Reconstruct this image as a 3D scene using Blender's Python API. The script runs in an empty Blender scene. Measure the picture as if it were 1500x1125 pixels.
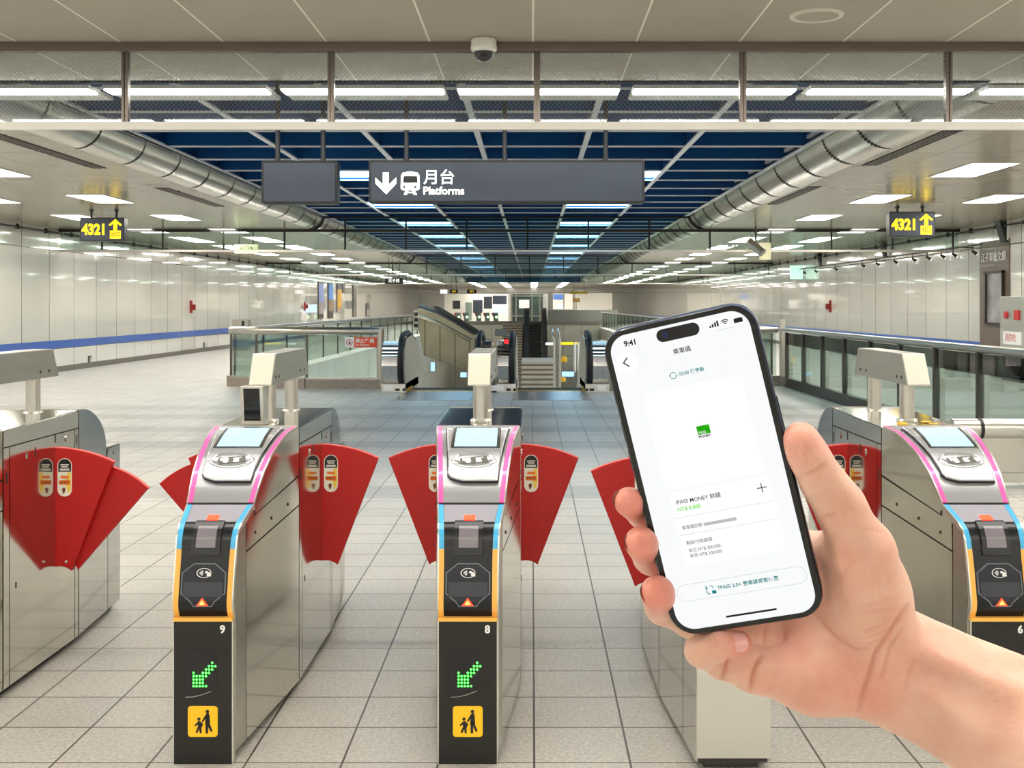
import bpy, bmesh, math, random
import numpy as np
from mathutils import Vector, Matrix
random.seed(7)
SC = bpy.context.scene
COL = SC.collection
PI = math.pi
# ---------------------------------------------------------------- camera
F, CX, CY, EYE = 1680.0, 779.0, 448.0, 1.54
cam_d = bpy.data.cameras.new('camera'); cam_d.sensor_width = 36.0
cam_d.lens = 36.0*F/1500.0
cam_d.shift_x = -(CX-750.0)/1500.0
cam_d.shift_y = -(562.5-CY)/1500.0
cam_d.clip_start = 0.02; cam_d.clip_end = 400
cam = bpy.data.objects.new('camera', cam_d); COL.objects.link(cam)
cam.location = (0, 0, EYE); cam.rotation_euler = (PI/2, 0, 0)
SC.camera = cam

def at(u, v, Y):
    "point of the place seen at pixel (u,v), Y metres ahead"
    return Vector(((u-CX)*Y/F, Y, EYE-(v-CY)*Y/F))

# ---------------------------------------------------------------- materials
def lin(c):
    r = []
    for x in c:
        x = x/255.0
        r.append(x/12.92 if x <= 0.04045 else ((x+0.055)/1.055)**2.4)
    return (r[0], r[1], r[2], 1.0)

def N(nt, t, **kw):
    n = nt.nodes.new(t)
    for k, v in kw.items():
        setattr(n, k, v)
    return n

def principled(name):
    m = bpy.data.materials.new(name); m.use_nodes = True
    b = m.node_tree.nodes['Principled BSDF']
    return m, m.node_tree, b

def mat(name, col, rough=0.5, metal=0.0, emit=0.0, ecol=None, noise=0.0, nscale=8.0, bump=0.0, bscale=60.0,
        coat=0.0, sss=0.0, alpha=1.0, trans=0.0, spec=None, stretch=None):
    m, nt, b = principled(name)
    c = lin(col)
    b.inputs['Base Color'].default_value = c
    b.inputs['Roughness'].default_value = rough
    b.inputs['Metallic'].default_value = metal
    if spec is not None: b.inputs['Specular IOR Level'].default_value = spec
    if coat: b.inputs['Coat Weight'].default_value = coat; b.inputs['Coat Roughness'].default_value = 0.08
    if trans: b.inputs['Transmission Weight'].default_value = trans
    if emit:
        b.inputs['Emission Color'].default_value = lin(ecol or col)
        b.inputs['Emission Strength'].default_value = emit
    if noise or bump:
        tc = N(nt, 'ShaderNodeTexCoord')
        vec = tc.outputs['Object']
        if stretch:
            mp = N(nt, 'ShaderNodeMapping'); mp.inputs['Scale'].default_value = stretch
            nt.links.new(vec, mp.inputs['Vector']); vec = mp.outputs['Vector']
    if noise:
        t = N(nt, 'ShaderNodeTexNoise'); t.inputs['Scale'].default_value = nscale; t.inputs['Detail'].default_value = 4
        nt.links.new(vec, t.inputs['Vector'])
        r = N(nt, 'ShaderNodeMapRange')
        r.inputs['From Min'].default_value = 0.3; r.inputs['From Max'].default_value = 0.7
        r.inputs['To Min'].default_value = 1-noise; r.inputs['To Max'].default_value = 1+noise
        nt.links.new(t.outputs['Fac'], r.inputs['Value'])
        mx = N(nt, 'ShaderNodeVectorMath', operation='SCALE')
        mx.inputs[0].default_value = c[:3]
        nt.links.new(r.outputs['Result'], mx.inputs['Scale'])
        nt.links.new(mx.outputs['Vector'], b.inputs['Base Color'])
    if bump:
        t2 = N(nt, 'ShaderNodeTexNoise'); t2.inputs['Scale'].default_value = bscale; t2.inputs['Detail'].default_value = 3
        nt.links.new(vec, t2.inputs['Vector'])
        bp = N(nt, 'ShaderNodeBump'); bp.inputs['Strength'].default_value = bump; bp.inputs['Distance'].default_value = 0.01
        nt.links.new(t2.outputs['Fac'], bp.inputs['Height'])
        nt.links.new(bp.outputs['Normal'], b.inputs['Normal'])
    return m

def panel_mat(name, c1, c2, cm, bw, bh, axes='xy', off=(0, 0), ms=0.006, rough=0.4, metal=0.0, speck=0.0, sscale=60,
              wave=0.0, wscale=1.0, bands=None, dirt=0.0, coat=0.0, rnoise=0.0):
    "panels or tiles with joints, laid out in the thing's own metres"
    m, nt, b = principled(name)
    tc = N(nt, 'ShaderNodeTexCoord'); sp = N(nt, 'ShaderNodeSeparateXYZ')
    nt.links.new(tc.outputs['Object'], sp.inputs[0])
    cb = N(nt, 'ShaderNodeCombineXYZ')
    for i, a in enumerate(axes):
        ad = N(nt, 'ShaderNodeMath', operation='ADD'); ad.inputs[1].default_value = off[i]
        nt.links.new(sp.outputs['XYZ'.index(a.upper())], ad.inputs[0])
        nt.links.new(ad.outputs[0], cb.inputs[i])
    br = N(nt, 'ShaderNodeTexBrick'); br.offset = 0.0; br.squash = 1.0
    br.inputs['Color1'].default_value = lin(c1); br.inputs['Color2'].default_value = lin(c2)
    br.inputs['Mortar'].default_value = lin(cm)
    br.inputs['Scale'].default_value = 1.0; br.inputs['Mortar Size'].default_value = ms
    br.inputs['Mortar Smooth'].default_value = 0.1; br.inputs['Bias'].default_value = 0.0
    br.inputs['Brick Width'].default_value = bw; br.inputs['Row Height'].default_value = bh
    nt.links.new(cb.outputs[0], br.inputs['Vector'])
    col = br.outputs['Color']
    def scale_by(col, val):
        mx = N(nt, 'ShaderNodeVectorMath', operation='SCALE')
        nt.links.new(col, mx.inputs[0]); nt.links.new(val, mx.inputs['Scale'])
        return mx.outputs['Vector']
    def noise_rng(scale, lo, hi, detail=4, f0=0.3, f1=0.7):
        t = N(nt, 'ShaderNodeTexNoise'); t.inputs['Scale'].default_value = scale; t.inputs['Detail'].default_value = detail
        nt.links.new(tc.outputs['Object'], t.inputs['Vector'])
        r = N(nt, 'ShaderNodeMapRange'); r.inputs['From Min'].default_value = f0; r.inputs['From Max'].default_value = f1
        r.inputs['To Min'].default_value = lo; r.inputs['To Max'].default_value = hi
        nt.links.new(t.outputs['Fac'], r.inputs['Value'])
        return r.outputs['Result']
    if speck: col = scale_by(col, noise_rng(sscale, 1-speck, 1+speck))
    if dirt: col = scale_by(col, noise_rng(1.3, 1-dirt, 1+dirt*0.4, 6))
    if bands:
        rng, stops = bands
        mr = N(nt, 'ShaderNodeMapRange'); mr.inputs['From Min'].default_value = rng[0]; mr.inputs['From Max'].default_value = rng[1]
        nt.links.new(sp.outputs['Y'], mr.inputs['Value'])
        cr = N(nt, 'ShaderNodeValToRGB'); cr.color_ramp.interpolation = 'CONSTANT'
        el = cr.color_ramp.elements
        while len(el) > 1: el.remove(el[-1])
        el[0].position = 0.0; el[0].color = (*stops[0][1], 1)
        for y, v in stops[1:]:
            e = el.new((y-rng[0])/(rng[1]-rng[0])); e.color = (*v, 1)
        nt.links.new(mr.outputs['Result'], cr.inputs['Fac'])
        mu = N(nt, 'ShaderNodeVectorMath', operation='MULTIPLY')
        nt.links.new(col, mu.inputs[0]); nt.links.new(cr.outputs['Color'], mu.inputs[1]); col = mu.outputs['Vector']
    nt.links.new(col, b.inputs['Base Color'])
    b.inputs['Roughness'].default_value = rough; b.inputs['Metallic'].default_value = metal
    if rnoise: nt.links.new(noise_rng(9, rough-rnoise, rough+rnoise), b.inputs['Roughness'])
    if coat: b.inputs['Coat Weight'].default_value = coat
    if wave:
        t = N(nt, 'ShaderNodeTexNoise'); t.inputs['Scale'].default_value = wscale; t.inputs['Detail'].default_value = 2
        nt.links.new(tc.outputs['Object'], t.inputs['Vector'])
        bp = N(nt, 'ShaderNodeBump'); bp.inputs['Strength'].default_value = wave; bp.inputs['Distance'].default_value = 0.05
        nt.links.new(t.outputs['Fac'], bp.inputs['Height']); nt.links.new(bp.outputs['Normal'], b.inputs['Normal'])
    return m

def glass_mat(name, tint=(225, 238, 234), refl=0.12, wire=0.0):
    "thin sheet glass: mostly clear, with a mirror share; optional embedded diamond wire mesh"
    m = bpy.data.materials.new(name); m.use_nodes = True
    nt = m.node_tree; nt.nodes.clear()
    out = N(nt, 'ShaderNodeOutputMaterial')
    tr = N(nt, 'ShaderNodeBsdfTransparent'); tr.inputs[0].default_value = lin(tint)
    gl = N(nt, 'ShaderNodeBsdfGlossy'); gl.inputs['Roughness'].default_value = 0.02
    lw = N(nt, 'ShaderNodeLayerWeight'); lw.inputs['Blend'].default_value = 0.35
    mr = N(nt, 'ShaderNodeMapRange'); mr.inputs['To Min'].default_value = refl; mr.inputs['To Max'].default_value = 0.32
    nt.links.new(lw.outputs['Facing'], mr.inputs['Value'])
    mx = N(nt, 'ShaderNodeMixShader')
    nt.links.new(mr.outputs['Result'], mx.inputs['Fac']); nt.links.new(tr.outputs[0], mx.inputs[1]); nt.links.new(gl.outputs[0], mx.inputs[2])
    last = mx.outputs[0]
    if wire:
        tc = N(nt, 'ShaderNodeTexCoord'); sp = N(nt, 'ShaderNodeSeparateXYZ'); nt.links.new(tc.outputs['Object'], sp.inputs[0])
        masks = []
        for op in ('ADD', 'SUBTRACT'):
            a = N(nt, 'ShaderNodeMath', operation=op)
            nt.links.new(sp.outputs['X'], a.inputs[0]); nt.links.new(sp.outputs['Z'], a.inputs[1])
            d = N(nt, 'ShaderNodeMath', operation='PINGPONG'); d.inputs[1].default_value = wire/2
            nt.links.new(a.outputs[0], d.inputs[0])
            l = N(nt, 'ShaderNodeMath', operation='LESS_THAN'); l.inputs[1].default_value = 0.0009
            nt.links.new(d.outputs[0], l.inputs[0]); masks.append(l)
        mxm = N(nt, 'ShaderNodeMath', operation='MAXIMUM')
        nt.links.new(masks[0].outputs[0], mxm.inputs[0]); nt.links.new(masks[1].outputs[0], mxm.inputs[1])
        df = N(nt, 'ShaderNodeBsdfDiffuse'); df.inputs[0].default_value = lin((190, 192, 192))
        m2 = N(nt, 'ShaderNodeMixShader')
        sc_ = N(nt, 'ShaderNodeMath', operation='MULTIPLY'); sc_.inputs[1].default_value = .5; nt.links.new(mxm.outputs[0], sc_.inputs[0])
        nt.links.new(sc_.outputs[0], m2.inputs['Fac']); nt.links.new(last, m2.inputs[1]); nt.links.new(df.outputs[0], m2.inputs[2])
        last = m2.outputs[0]
    nt.links.new(last, out.inputs['Surface'])
    return m

# ---------------------------------------------------------------- mesh builder
class MB:
    def __init__(s): s.v = []; s.f = []; s.m = []
    def add(s, vs, fs, m=0):
        o = len(s.v); s.v += [tuple(p) for p in vs]
        for f in fs: s.f.append([o+i for i in f]); s.m.append(m)
        return s
    def box(s, x0, x1, y0, y1, z0, z1, m=0):
        vs = [(x, y, z) for x in (x0, x1) for y in (y0, y1) for z in (z0, z1)]
        return s.add(vs, [(0, 1, 3, 2), (4, 6, 7, 5), (0, 4, 5, 1), (2, 3, 7, 6), (0, 2, 6, 4), (1, 5, 7, 3)], m)
    def prism(s, poly, ax, a, b, m=0):
        "extrude a 2D outline along axis ax ('x': outline is (y,z); 'y': (x,z); 'z': (x,y))"
        def mk(p, t): return {'x': (t, p[0], p[1]), 'y': (p[0], t, p[1]), 'z': (p[0], p[1], t)}[ax]
        n = len(poly)
        vs = [mk(p, a) for p in poly]+[mk(p, b) for p in poly]
        fs = [list(range(n)), list(range(2*n-1, n-1, -1))]+[(i, i+n, (i+1) % n+n, (i+1) % n) for i in range(n)]
        return s.add(vs, fs, m)
    def cyl(s, p0, p1, r, n=16, r1=None, m=0, cap=True):
        p0 = Vector(p0); p1 = Vector(p1); d = (p1-p0).normalized(); r1 = r if r1 is None else r1
        a = d.orthogonal().normalized(); b = d.cross(a)
        vs = []
        for p, q in ((p0, r), (p1, r1)):
            for i in range(n):
                t = 2*PI*i/n; vs.append(p+a*math.cos(t)*q+b*math.sin(t)*q)
        fs = [(i, (i+1) % n, (i+1) % n+n, i+n) for i in range(n)]
        if cap: fs += [list(range(n-1, -1, -1)), list(range(n, 2*n))]
        return s.add(vs, fs, m)
    def tube(s, pts, r, n=10, m=0, closed=False):
        pts = [Vector(p) for p in pts]; k = len(pts); rings = []
        ref = None
        for i, p in enumerate(pts):
            if closed: d = pts[(i+1) % k]-pts[i-1]
            else: d = pts[min(i+1, k-1)]-pts[max(i-1, 0)]
            d.normalize()
            if ref is None: ref = d.orthogonal().normalized()
            a = (ref-d*ref.dot(d)).normalized(); ref = a; b = d.cross(a)
            rings.append([p+a*math.cos(2*PI*j/n)*r+b*math.sin(2*PI*j/n)*r for j in range(n)])
        vs = [q for g in rings for q in g]; fs = []
        for i in range(k if closed else k-1):
            i2 = (i+1) % k
            fs += [(i*n+j, i*n+(j+1) % n, i2*n+(j+1) % n, i2*n+j) for j in range(n)]
        if not closed: fs += [list(range(n-1, -1, -1)), [(k-1)*n+j for j in range(n)]]
        return s.add(vs, fs, m)
    def lathe(s, prof, c, axis=(0, 0, 1), n=24, m=0):
        "profile [(radius, height)] turned around axis at c"
        d = Vector(axis).normalized(); a = d.orthogonal().normalized(); b = d.cross(a); c = Vector(c)
        vs = []
        for r, h in prof:
            for j in range(n):
                t = 2*PI*j/n; vs.append(c+d*h+a*math.cos(t)*max(r, 1e-5)+b*math.sin(t)*max(r, 1e-5))
        fs = [(i*n+j, i*n+(j+1) % n, (i+1)*n+(j+1) % n, (i+1)*n+j) for i in range(len(prof)-1) for j in range(n)]
        return s.add(vs, fs, m)
    def ball(s, c, r, n=8, m=0, sc=(1, 1, 1)):
        c = Vector(c); vs = []; k = n//2+1
        for i in range(k+1):
            for j in range(n):
                ph = PI*i/k; t = 2*PI*j/n
                vs.append((c.x+r*sc[0]*math.sin(ph)*math.cos(t), c.y+r*sc[1]*math.sin(ph)*math.sin(t), c.z+r*sc[2]*math.cos(ph)))
        return s.add(vs, [(i*n+j, (i+1)*n+j, (i+1)*n+(j+1) % n, i*n+(j+1) % n) for i in range(k) for j in range(n)], m)
    def build(s, name, mats, parent=None, smooth=None, bevel=0.0, loc=None):
        me = bpy.data.meshes.new(name); me.from_pydata(s.v, [], s.f)
        for mm in (mats if isinstance(mats, (list, tuple)) else [mats]): me.materials.append(mm)
        me.polygons.foreach_set('material_index', s.m)
        me.update()
        bm = bmesh.new(); bm.from_mesh(me); bmesh.ops.recalc_face_normals(bm, faces=bm.faces); bm.to_mesh(me); bm.free()
        if smooth is not None:
            me.polygons.foreach_set('use_smooth', [True]*len(me.polygons))
            me.set_sharp_from_angle(angle=math.radians(smooth))
        return link(name, me, parent, bevel, loc)

def link(name, me, parent=None, bevel=0.0, loc=None):
    o = bpy.data.objects.new(name, me); COL.objects.link(o)
    if parent is not None: o.parent = parent
    if loc is not None: o.location = loc
    if bevel:
        b = o.modifiers.new('edge', 'BEVEL'); b.width = bevel; b.segments = 2; b.limit_method = 'ANGLE'; b.angle_limit = math.radians(40)
    return o

def tag(o, label=None, cat=None, group=None, kind=None):
    if label: o['label'] = label
    if cat: o['category'] = cat
    if group: o['group'] = group
    if kind: o['kind'] = kind
    return o

def thing(name, label, cat, loc=(0, 0, 0), rz=0.0, group=None):
    o = bpy.data.objects.new(name, None); COL.objects.link(o)
    o.location = loc; o.rotation_euler = (0, 0, rz); o.empty_display_size = 0.1
    return tag(o, label, cat, group)

def struct(name, mb, m, **k):
    return tag(mb.build(name, m, **k), kind='structure')

KIDS = {}
def kids(o): return [c for c in bpy.data.objects if c.parent == o]
def copy_tree(o, parent=None):
    c = o.copy(); COL.objects.link(c)
    if parent is not None: c.parent = parent
    for ch in kids(o): copy_tree(ch, c)
    return c

_tcache = {}
def text_data(s, size, extrude=0.0003, align='LEFT', bold=0.0):
    key = (s, size, extrude, align, bold)
    if key in _tcache: return _tcache[key].copy()
    cu = bpy.data.curves.new('lettering', 'FONT'); cu.body = s; cu.size = size; cu.extrude = extrude
    cu.align_x = align; cu.align_y = 'CENTER'; cu.resolution_u = 3; cu.offset = bold
    ob = bpy.data.objects.new('lettering', cu); COL.objects.link(ob)
    dg = bpy.context.evaluated_depsgraph_get(); dg.update()
    me = bpy.data.meshes.new_from_object(ob.evaluated_get(dg))
    bpy.data.objects.remove(ob); bpy.data.curves.remove(cu)
    _tcache[key] = me
    return me.copy()

def text(name, s, size, m, parent, loc, rot=(PI/2, 0, 0), align='LEFT', extrude=0.0003, bold=0.0, sx=1.0):
    me = text_data(s, size, extrude, align, bold); me.materials.clear(); me.materials.append(m)
    o = link(name, me, parent, loc=loc); o.rotation_euler = rot; o.scale = (sx, 1, 1)
    return o

def rrect(x0, x1, y0, y1, r, n=6):
    pts = []
    for cx, cy, a in ((x1-r, y1-r, 0), (x0+r, y1-r, 90), (x0+r, y0+r, 180), (x1-r, y0+r, 270)):
        for i in range(n+1):
            t = math.radians(a+90*i/n); pts.append((cx+r*math.cos(t), cy+r*math.sin(t)))
    return pts
# ---------------------------------------------------------------- shared materials
M = {}
M['steel'] = mat('brushed steel', (190, 187, 178), 0.3, 1.0, noise=0.05, nscale=3, stretch=(1, 1, 14))
M['steel_mirror'] = mat('polished steel panel', (204, 201, 192), 0.10, 1.0, noise=0.05, nscale=4, bump=0.03, bscale=5)
M['steel_pale'] = mat('pale steel', (214, 212, 204), 0.33, 1.0)
M['steel_dark'] = mat('dark steel', (92, 90, 86), 0.35, 1.0)
M['chrome'] = mat('chrome', (215, 213, 208), 0.12, 1.0)
M['seam'] = mat('dark joint', (45, 43, 40), 0.7)
M['black'] = mat('black plastic', (22, 22, 24), 0.35)
M['black_gloss'] = mat('black gloss', (14, 14, 16), 0.12)
M['rubber'] = mat('black rubber', (18, 18, 18), 0.5)
M['white'] = mat('white enamel', (238, 238, 234), 0.3)
M['bronze'] = mat('bronze rail', (120, 110, 100), 0.35, 0.9)
M['dark_rail'] = mat('dark rail', (40, 38, 36), 0.45, 0.3)
M['lamp'] = mat('lamp diffuser', (255, 253, 246), 0.5, emit=24.0, ecol=(255, 250, 240))
M['tube'] = mat('fluorescent tube', (255, 253, 246), 0.5, emit=30.0, ecol=(255, 251, 243))
M['glass'] = glass_mat('clear glass', (228, 240, 236), 0.08)
M['glass_green'] = glass_mat('greenish glass', (232, 241, 237), 0.06)
M['glass_wired'] = glass_mat('wired glass', (236, 240, 240), 0.035, wire=0.031)
M['glass_smoke'] = glass_mat('smoked glass', (120, 118, 114), 0.16)
M['blue_band'] = mat('blue enamel', (38, 88, 176), 0.3, coat=0.3)
M['blue'] = mat('blue coffer', (6, 74, 134), 0.32, noise=0.2, nscale=0.8)
M['tbar'] = mat('pale tee bar', (240, 243, 248), 0.4)
M['skylamp'] = mat('cool light panel', (205, 238, 255), 0.5, emit=7, ecol=(176, 226, 255))
M['granite'] = mat('granite', (150, 138, 126), 0.55, noise=0.35, nscale=45)
M['yellow'] = mat('yellow', (250, 190, 30), 0.5)

# ---------------------------------------------------------------- setting
XL, XR, ZC = -11.05, 10.0, 3.33          # side walls and ceiling
YB, YF = -10.0, 112.0                    # back and far end of the concourse
VX0, VX1, VY0, VY1 = -5.8, 4.8, 20.75, 80.0   # the void over the platforms

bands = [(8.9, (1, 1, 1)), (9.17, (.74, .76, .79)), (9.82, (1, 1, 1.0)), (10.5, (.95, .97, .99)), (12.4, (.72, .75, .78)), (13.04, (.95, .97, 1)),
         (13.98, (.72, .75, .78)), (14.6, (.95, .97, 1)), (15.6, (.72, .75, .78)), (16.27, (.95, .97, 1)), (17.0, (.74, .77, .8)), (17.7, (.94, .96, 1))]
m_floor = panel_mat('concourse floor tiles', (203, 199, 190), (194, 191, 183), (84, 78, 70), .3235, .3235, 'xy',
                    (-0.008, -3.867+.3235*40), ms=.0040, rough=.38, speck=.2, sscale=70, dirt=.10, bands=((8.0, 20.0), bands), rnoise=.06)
fl = MB()
T = -0.25
fl.box(XL-.3, XR+.3, YB, VY0, T, 0)
fl.box(XL-.3, VX0, VY0, YF, T, 0); fl.box(VX1, XR+.3, VY0, YF, T, 0)
fl.box(VX0, VX1, VY1, YF, T, 0)
fl.box(VX0, -2.72, VY0, 22.3, T, 0); fl.box(1.55, VX1, VY0, 22.3, T, 0)
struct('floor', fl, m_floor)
m_low = panel_mat('platform floor', (190, 186, 178), (182, 178, 170), (120, 116, 108), .6, .6, 'xy', ms=.006, rough=.4, speck=.1, sscale=30)
struct('floor', MB().box(-14, 13, 14, 100, -5.3, -5.05), m_low)

m_ceil = panel_mat('perforated ceiling panels', (172, 165, 153), (166, 159, 147), (236, 232, 222), .70, 400, 'xy', (-.008+.70*40, 100), ms=.007,
                   rough=.55, speck=.05, sscale=160, dirt=.05)
m_ceil2 = panel_mat('aisle ceiling panels', (164, 154, 131), (156, 146, 124), (100, 92, 78), 1.4, 1.4, 'xy', (40, 100), ms=.006,
                    rough=.2, speck=.04, sscale=3, dirt=.06)
CL, CR, RL, RR = -5.19, 4.08, 0.31, 0.42           # where the rounded coves meet the flat ceiling, and their radii
struct('ceiling', MB().box(XL-.3, XR+.3, YB, 9.22, ZC, ZC+.12), m_ceil)
struct('ceiling', MB().box(XL-.3, CL, 9.22, YF, ZC, ZC+.12), m_ceil2)
struct('ceiling', MB().box(CR, XR+.3, 9.22, YF, ZC, ZC+.12), m_ceil2)
struct('ceiling', MB().box(CL, CR, VY1+6, YF, ZC, ZC+.12), m_ceil2)
# rounded coves along both sides of the blue coffer, with their ring joints
m_cove = mat('satin cove', (206, 201, 190), 0.24, 0.9, noise=0.05, nscale=2)
def cove(name, xc, r, s):
    mb = MB(); prof = []
    n = 14
    for i in range(n+1):
        t = PI/2*i/n
        prof.append((xc+s*r*math.sin(t), ZC+r-r*math.cos(t)))
    prof += [(xc+s*r, ZC+r+.02), (xc+s*(r-.03), ZC+r+.02), (xc, ZC+.05)]
    mb.prism(prof, 'y', 9.22, VY1+6)
    o = struct(name, mb, m_cove, smooth=40)
    y = 14.5-1.45*3
    jb = MB()
    while y < VY1:
        pts = [(xc+s*r*math.sin(PI/2*i/n)*1.004, y, ZC+r-r*1.006*math.cos(PI/2*i/n)) for i in range(n+1)]
        for a, b in zip(pts, pts[1:]): jb.box(min(a[0], b[0])-.001, max(a[0], b[0])+.001, y-.0045, y+.0045, min(a[2], b[2])-.001, max(a[2], b[2])+.001)
        y += 1.45
    jb.build('ring_joint', M['seam'], o)
    MB().box(*(sorted((xc+s*(r-.02), xc+s*(r+.03)))), 9.22, VY1+6, ZC+r, ZC+r+.045).build('edge_strip', M['tbar'], o)
    return o
cove('trim_1', CL, RL, 1); cove('trim_2', CR, RR, -1)
X0, X1 = CL+RL, CR-RR
# blue coffer: box of vertical blades with pale tee bars on their lower edges
ZG = 3.66
cf = MB()
cf.box(X0-.1, X1+.1, 9.1, VY1+6, 4.75, 4.85)
cf.box(X0-.1, X0, 9.1, VY1+6, ZC+RL+.03, 4.75); cf.box(X1, X1+.1, 9.1, VY1+6, ZC+RR+.03, 4.75)
cf.box(X0, X1, 9.1, 9.24, ZC, 4.75); cf.box(X0, X1, VY1+5.9, VY1+6, ZC, 4.75)
y = 13.83-1.355*3
ys = []
while y < VY1+5: ys.append(y); y += 1.355
for y in ys: cf.box(X0, X1, y-.02, y+.02, ZG, 4.5)
xs = [-.668-1.362*2, -.668-1.362, -.668, .694, .694+1.362]
for x in xs: cf.box(x-.015, x+.015, 9.2, VY1+5.9, ZG, 4.5)
co = struct('ceiling', cf, M['blue'])
tb = MB()
for y in ys: tb.box(X0, X1, y-.021, y+.021, ZG-.02, ZG)
for x in xs: tb.box(x-.034, x+.034, 9.2, VY1+5.9, ZG-.022, ZG-.001)
for x in (X0+.035, X1-.035): tb.box(x-.035, x+.035, 9.2, VY1+5.9, ZC+RL+.0, ZC+RL+.02)
tb.build('tee_bars', M['tbar'], co)
# walls
m_wall_l = panel_mat('enamel wall panels', (216, 214, 205), (208, 206, 198), (84, 82, 76), 1.42, 2.28, 'yz', (-24.84+1.42*60, -.55), ms=.011, rough=.12, wave=.22, wscale=1.6, coat=1.0)
def wall(name, x0, x1):
    return struct(name, MB().box(x0, x1, YB, YF, 0, ZC), m_wall_l)
wall('wall_left', XL-.25, XL); wall('wall_right', XR, XR+.25)
struct('wall_back', MB().box(XL, XR, YB-.2, YB, 0, ZC), m_wall_l)
struct('wall_far', MB().box(XL, XR, YF, YF+.2, 0, ZC), m_wall_l)
struct('trim_3', MB().box(XL, XL+.012, YB, YF, .55, .736), M['blue_band'])
struct('trim_4', MB().box(XR-.012, XR, YB, YF, .55, .736), M['blue_band'])
m_base = mat('stone skirting', (110, 104, 96), 0.5, noise=0.15, nscale=20)
struct('baseboard_left', MB().box(XL, XL+.03, YB, YF, 0, .13), m_base)
struct('baseboard_right', MB().box(XR-.03, XR, YB, YF, 0, .13), m_base)
# lining of the void down to the platforms
m_void = panel_mat('void lining', (246, 244, 234), (240, 238, 228), (140, 136, 126), 1.2, 2.6, 'yz', (60, 10), ms=.012, rough=.3)
m_void2 = panel_mat('void end lining', (232, 230, 214), (226, 224, 208), (150, 146, 134), 1.25, 9, 'xz', (60.3, 20), ms=.014, rough=.3)
struct('wall_void_left', MB().box(VX0-.15, VX0+.012, VY0+1.6, VY1, -5.05, -.004), m_void)
struct('wall_void_right', MB().box(VX1-.012, VX1+.15, VY0+1.6, VY1, -5.05, -.004), m_void)
struct('wall_void_end', MB().box(VX0, VX1, VY1-.012, VY1+.2, -5.05, .22), m_void2)
struct('wall_void_front', MB().box(VX0, VX1, 19.5, 19.7, -5.05, -.26), m_void2)
struct('trim_5', MB().box(VX0, VX1, VY1-.08, VY1+.25, .22, .48), mat('grey kerb', (150, 150, 142), .4))

# ---------------------------------------------------------------- lamps
def ceiling_light(x, y0, first=[None]):
    if first[0] is None:
        t = thing('ceiling_light', 'square-cornered recessed white light panel in the aisle ceiling', 'ceiling light', group='recessed light panels in the aisle ceilings')
        fr = MB()
        for a in (-.32, .29): fr.box(a, a+.03, 0, 1.5, -.012, 0)
        for a in (0, 1.47): fr.box(-.29, .29, a, a+.03, -.012, 0)
        fr.build('frame', M['white'], t)
        MB().box(-.29, .29, .03, 1.47, -.008, -.001).build('diffuser', M['lamp'], t)
        first[0] = t; o = t
    else: o = copy_tree(first[0])
    o.location = (x, y0, ZC)
    side = 'left' if x < 0 else 'right'
    return o
for k in range(0, 21):
    for x in (-9.15, -7.2, 5.8, 7.75):
        ceiling_light(x, 10.25+4.08*k)
for x in (-9.15, -7.2, -4.6, -2.2, .2, 2.6, 5.8, 7.75):  # extra panels added to brighten the dark far end
    for k in range(5):
        if -5 < x < 4:
            o = ceiling_light(x, 88+5*k); o['label'] = 'square-cornered white light panel in the ceiling at the far end of the hall'; o['group'] = 'light panels in the far end ceiling'
def tube_light(x, y, first=[None]):
    if first[0] is None:
        t = thing('linear_ceiling_light', 'white fluorescent batten in the row along the edge of the blue coffer', 'ceiling light', group='fluorescent battens along the coffer edge')
        MB().box(-.665, .665, .0, .54, .012, .046).build('housing', M['white'], t, bevel=.006)
        MB().box(-.65, .65, .012, .21, .0, .012).build('diffuser', M['tube'], t)
        o = first[0] = t
    else: o = copy_tree(first[0])
    o.location = (x, y, ZC-.05); return o
for k in range(-7, 7): tube_light(.055+1.43*k, 9.25)
for yy in (4.6, .6, -3.4, -7.4):
    for k in range(-7, 7):
        o = tube_light(.055+1.43*k, yy)
        o['label'] = 'white fluorescent batten on the ceiling above and behind the gates'; o['group'] = 'fluorescent battens over the gate line'
for k in range(8):  # upturned battens added out of view to brighten the void lining
    for x in (-4.9, 3.9):
        o = tube_light(x, 24+3*k); o.rotation_euler = (PI, 0, PI/2); o.location = (x, 24+3*k, -1.8)
        o['label'] = 'white fluorescent batten hung over the platforms inside the void'; o['group'] = 'fluorescent battens over the platforms'
sky0 = None
for k in range(0, 9):
    y = 18.55+5.42*k
    yb = min(ys, key=lambda q: abs(q-y))
    for xa in (xs[0], xs[3]):
        if sky0 is None:
            t = sky0 = thing('coffer_light', 'pale blue glowing light panel set in the dark blue coffer', 'ceiling light', group='glowing panels in the blue coffer')
            MB().box(.03, 1.33, .04, 1.315, 0, .03).build('diffuser', M['skylamp'], t)
            MB().box(.02, 1.34, .03, 1.325, .03, .09).build('housing', M['tbar'], t)
        else: t = copy_tree(sky0)
        t.location = (xa, yb, ZG+.03)

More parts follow.
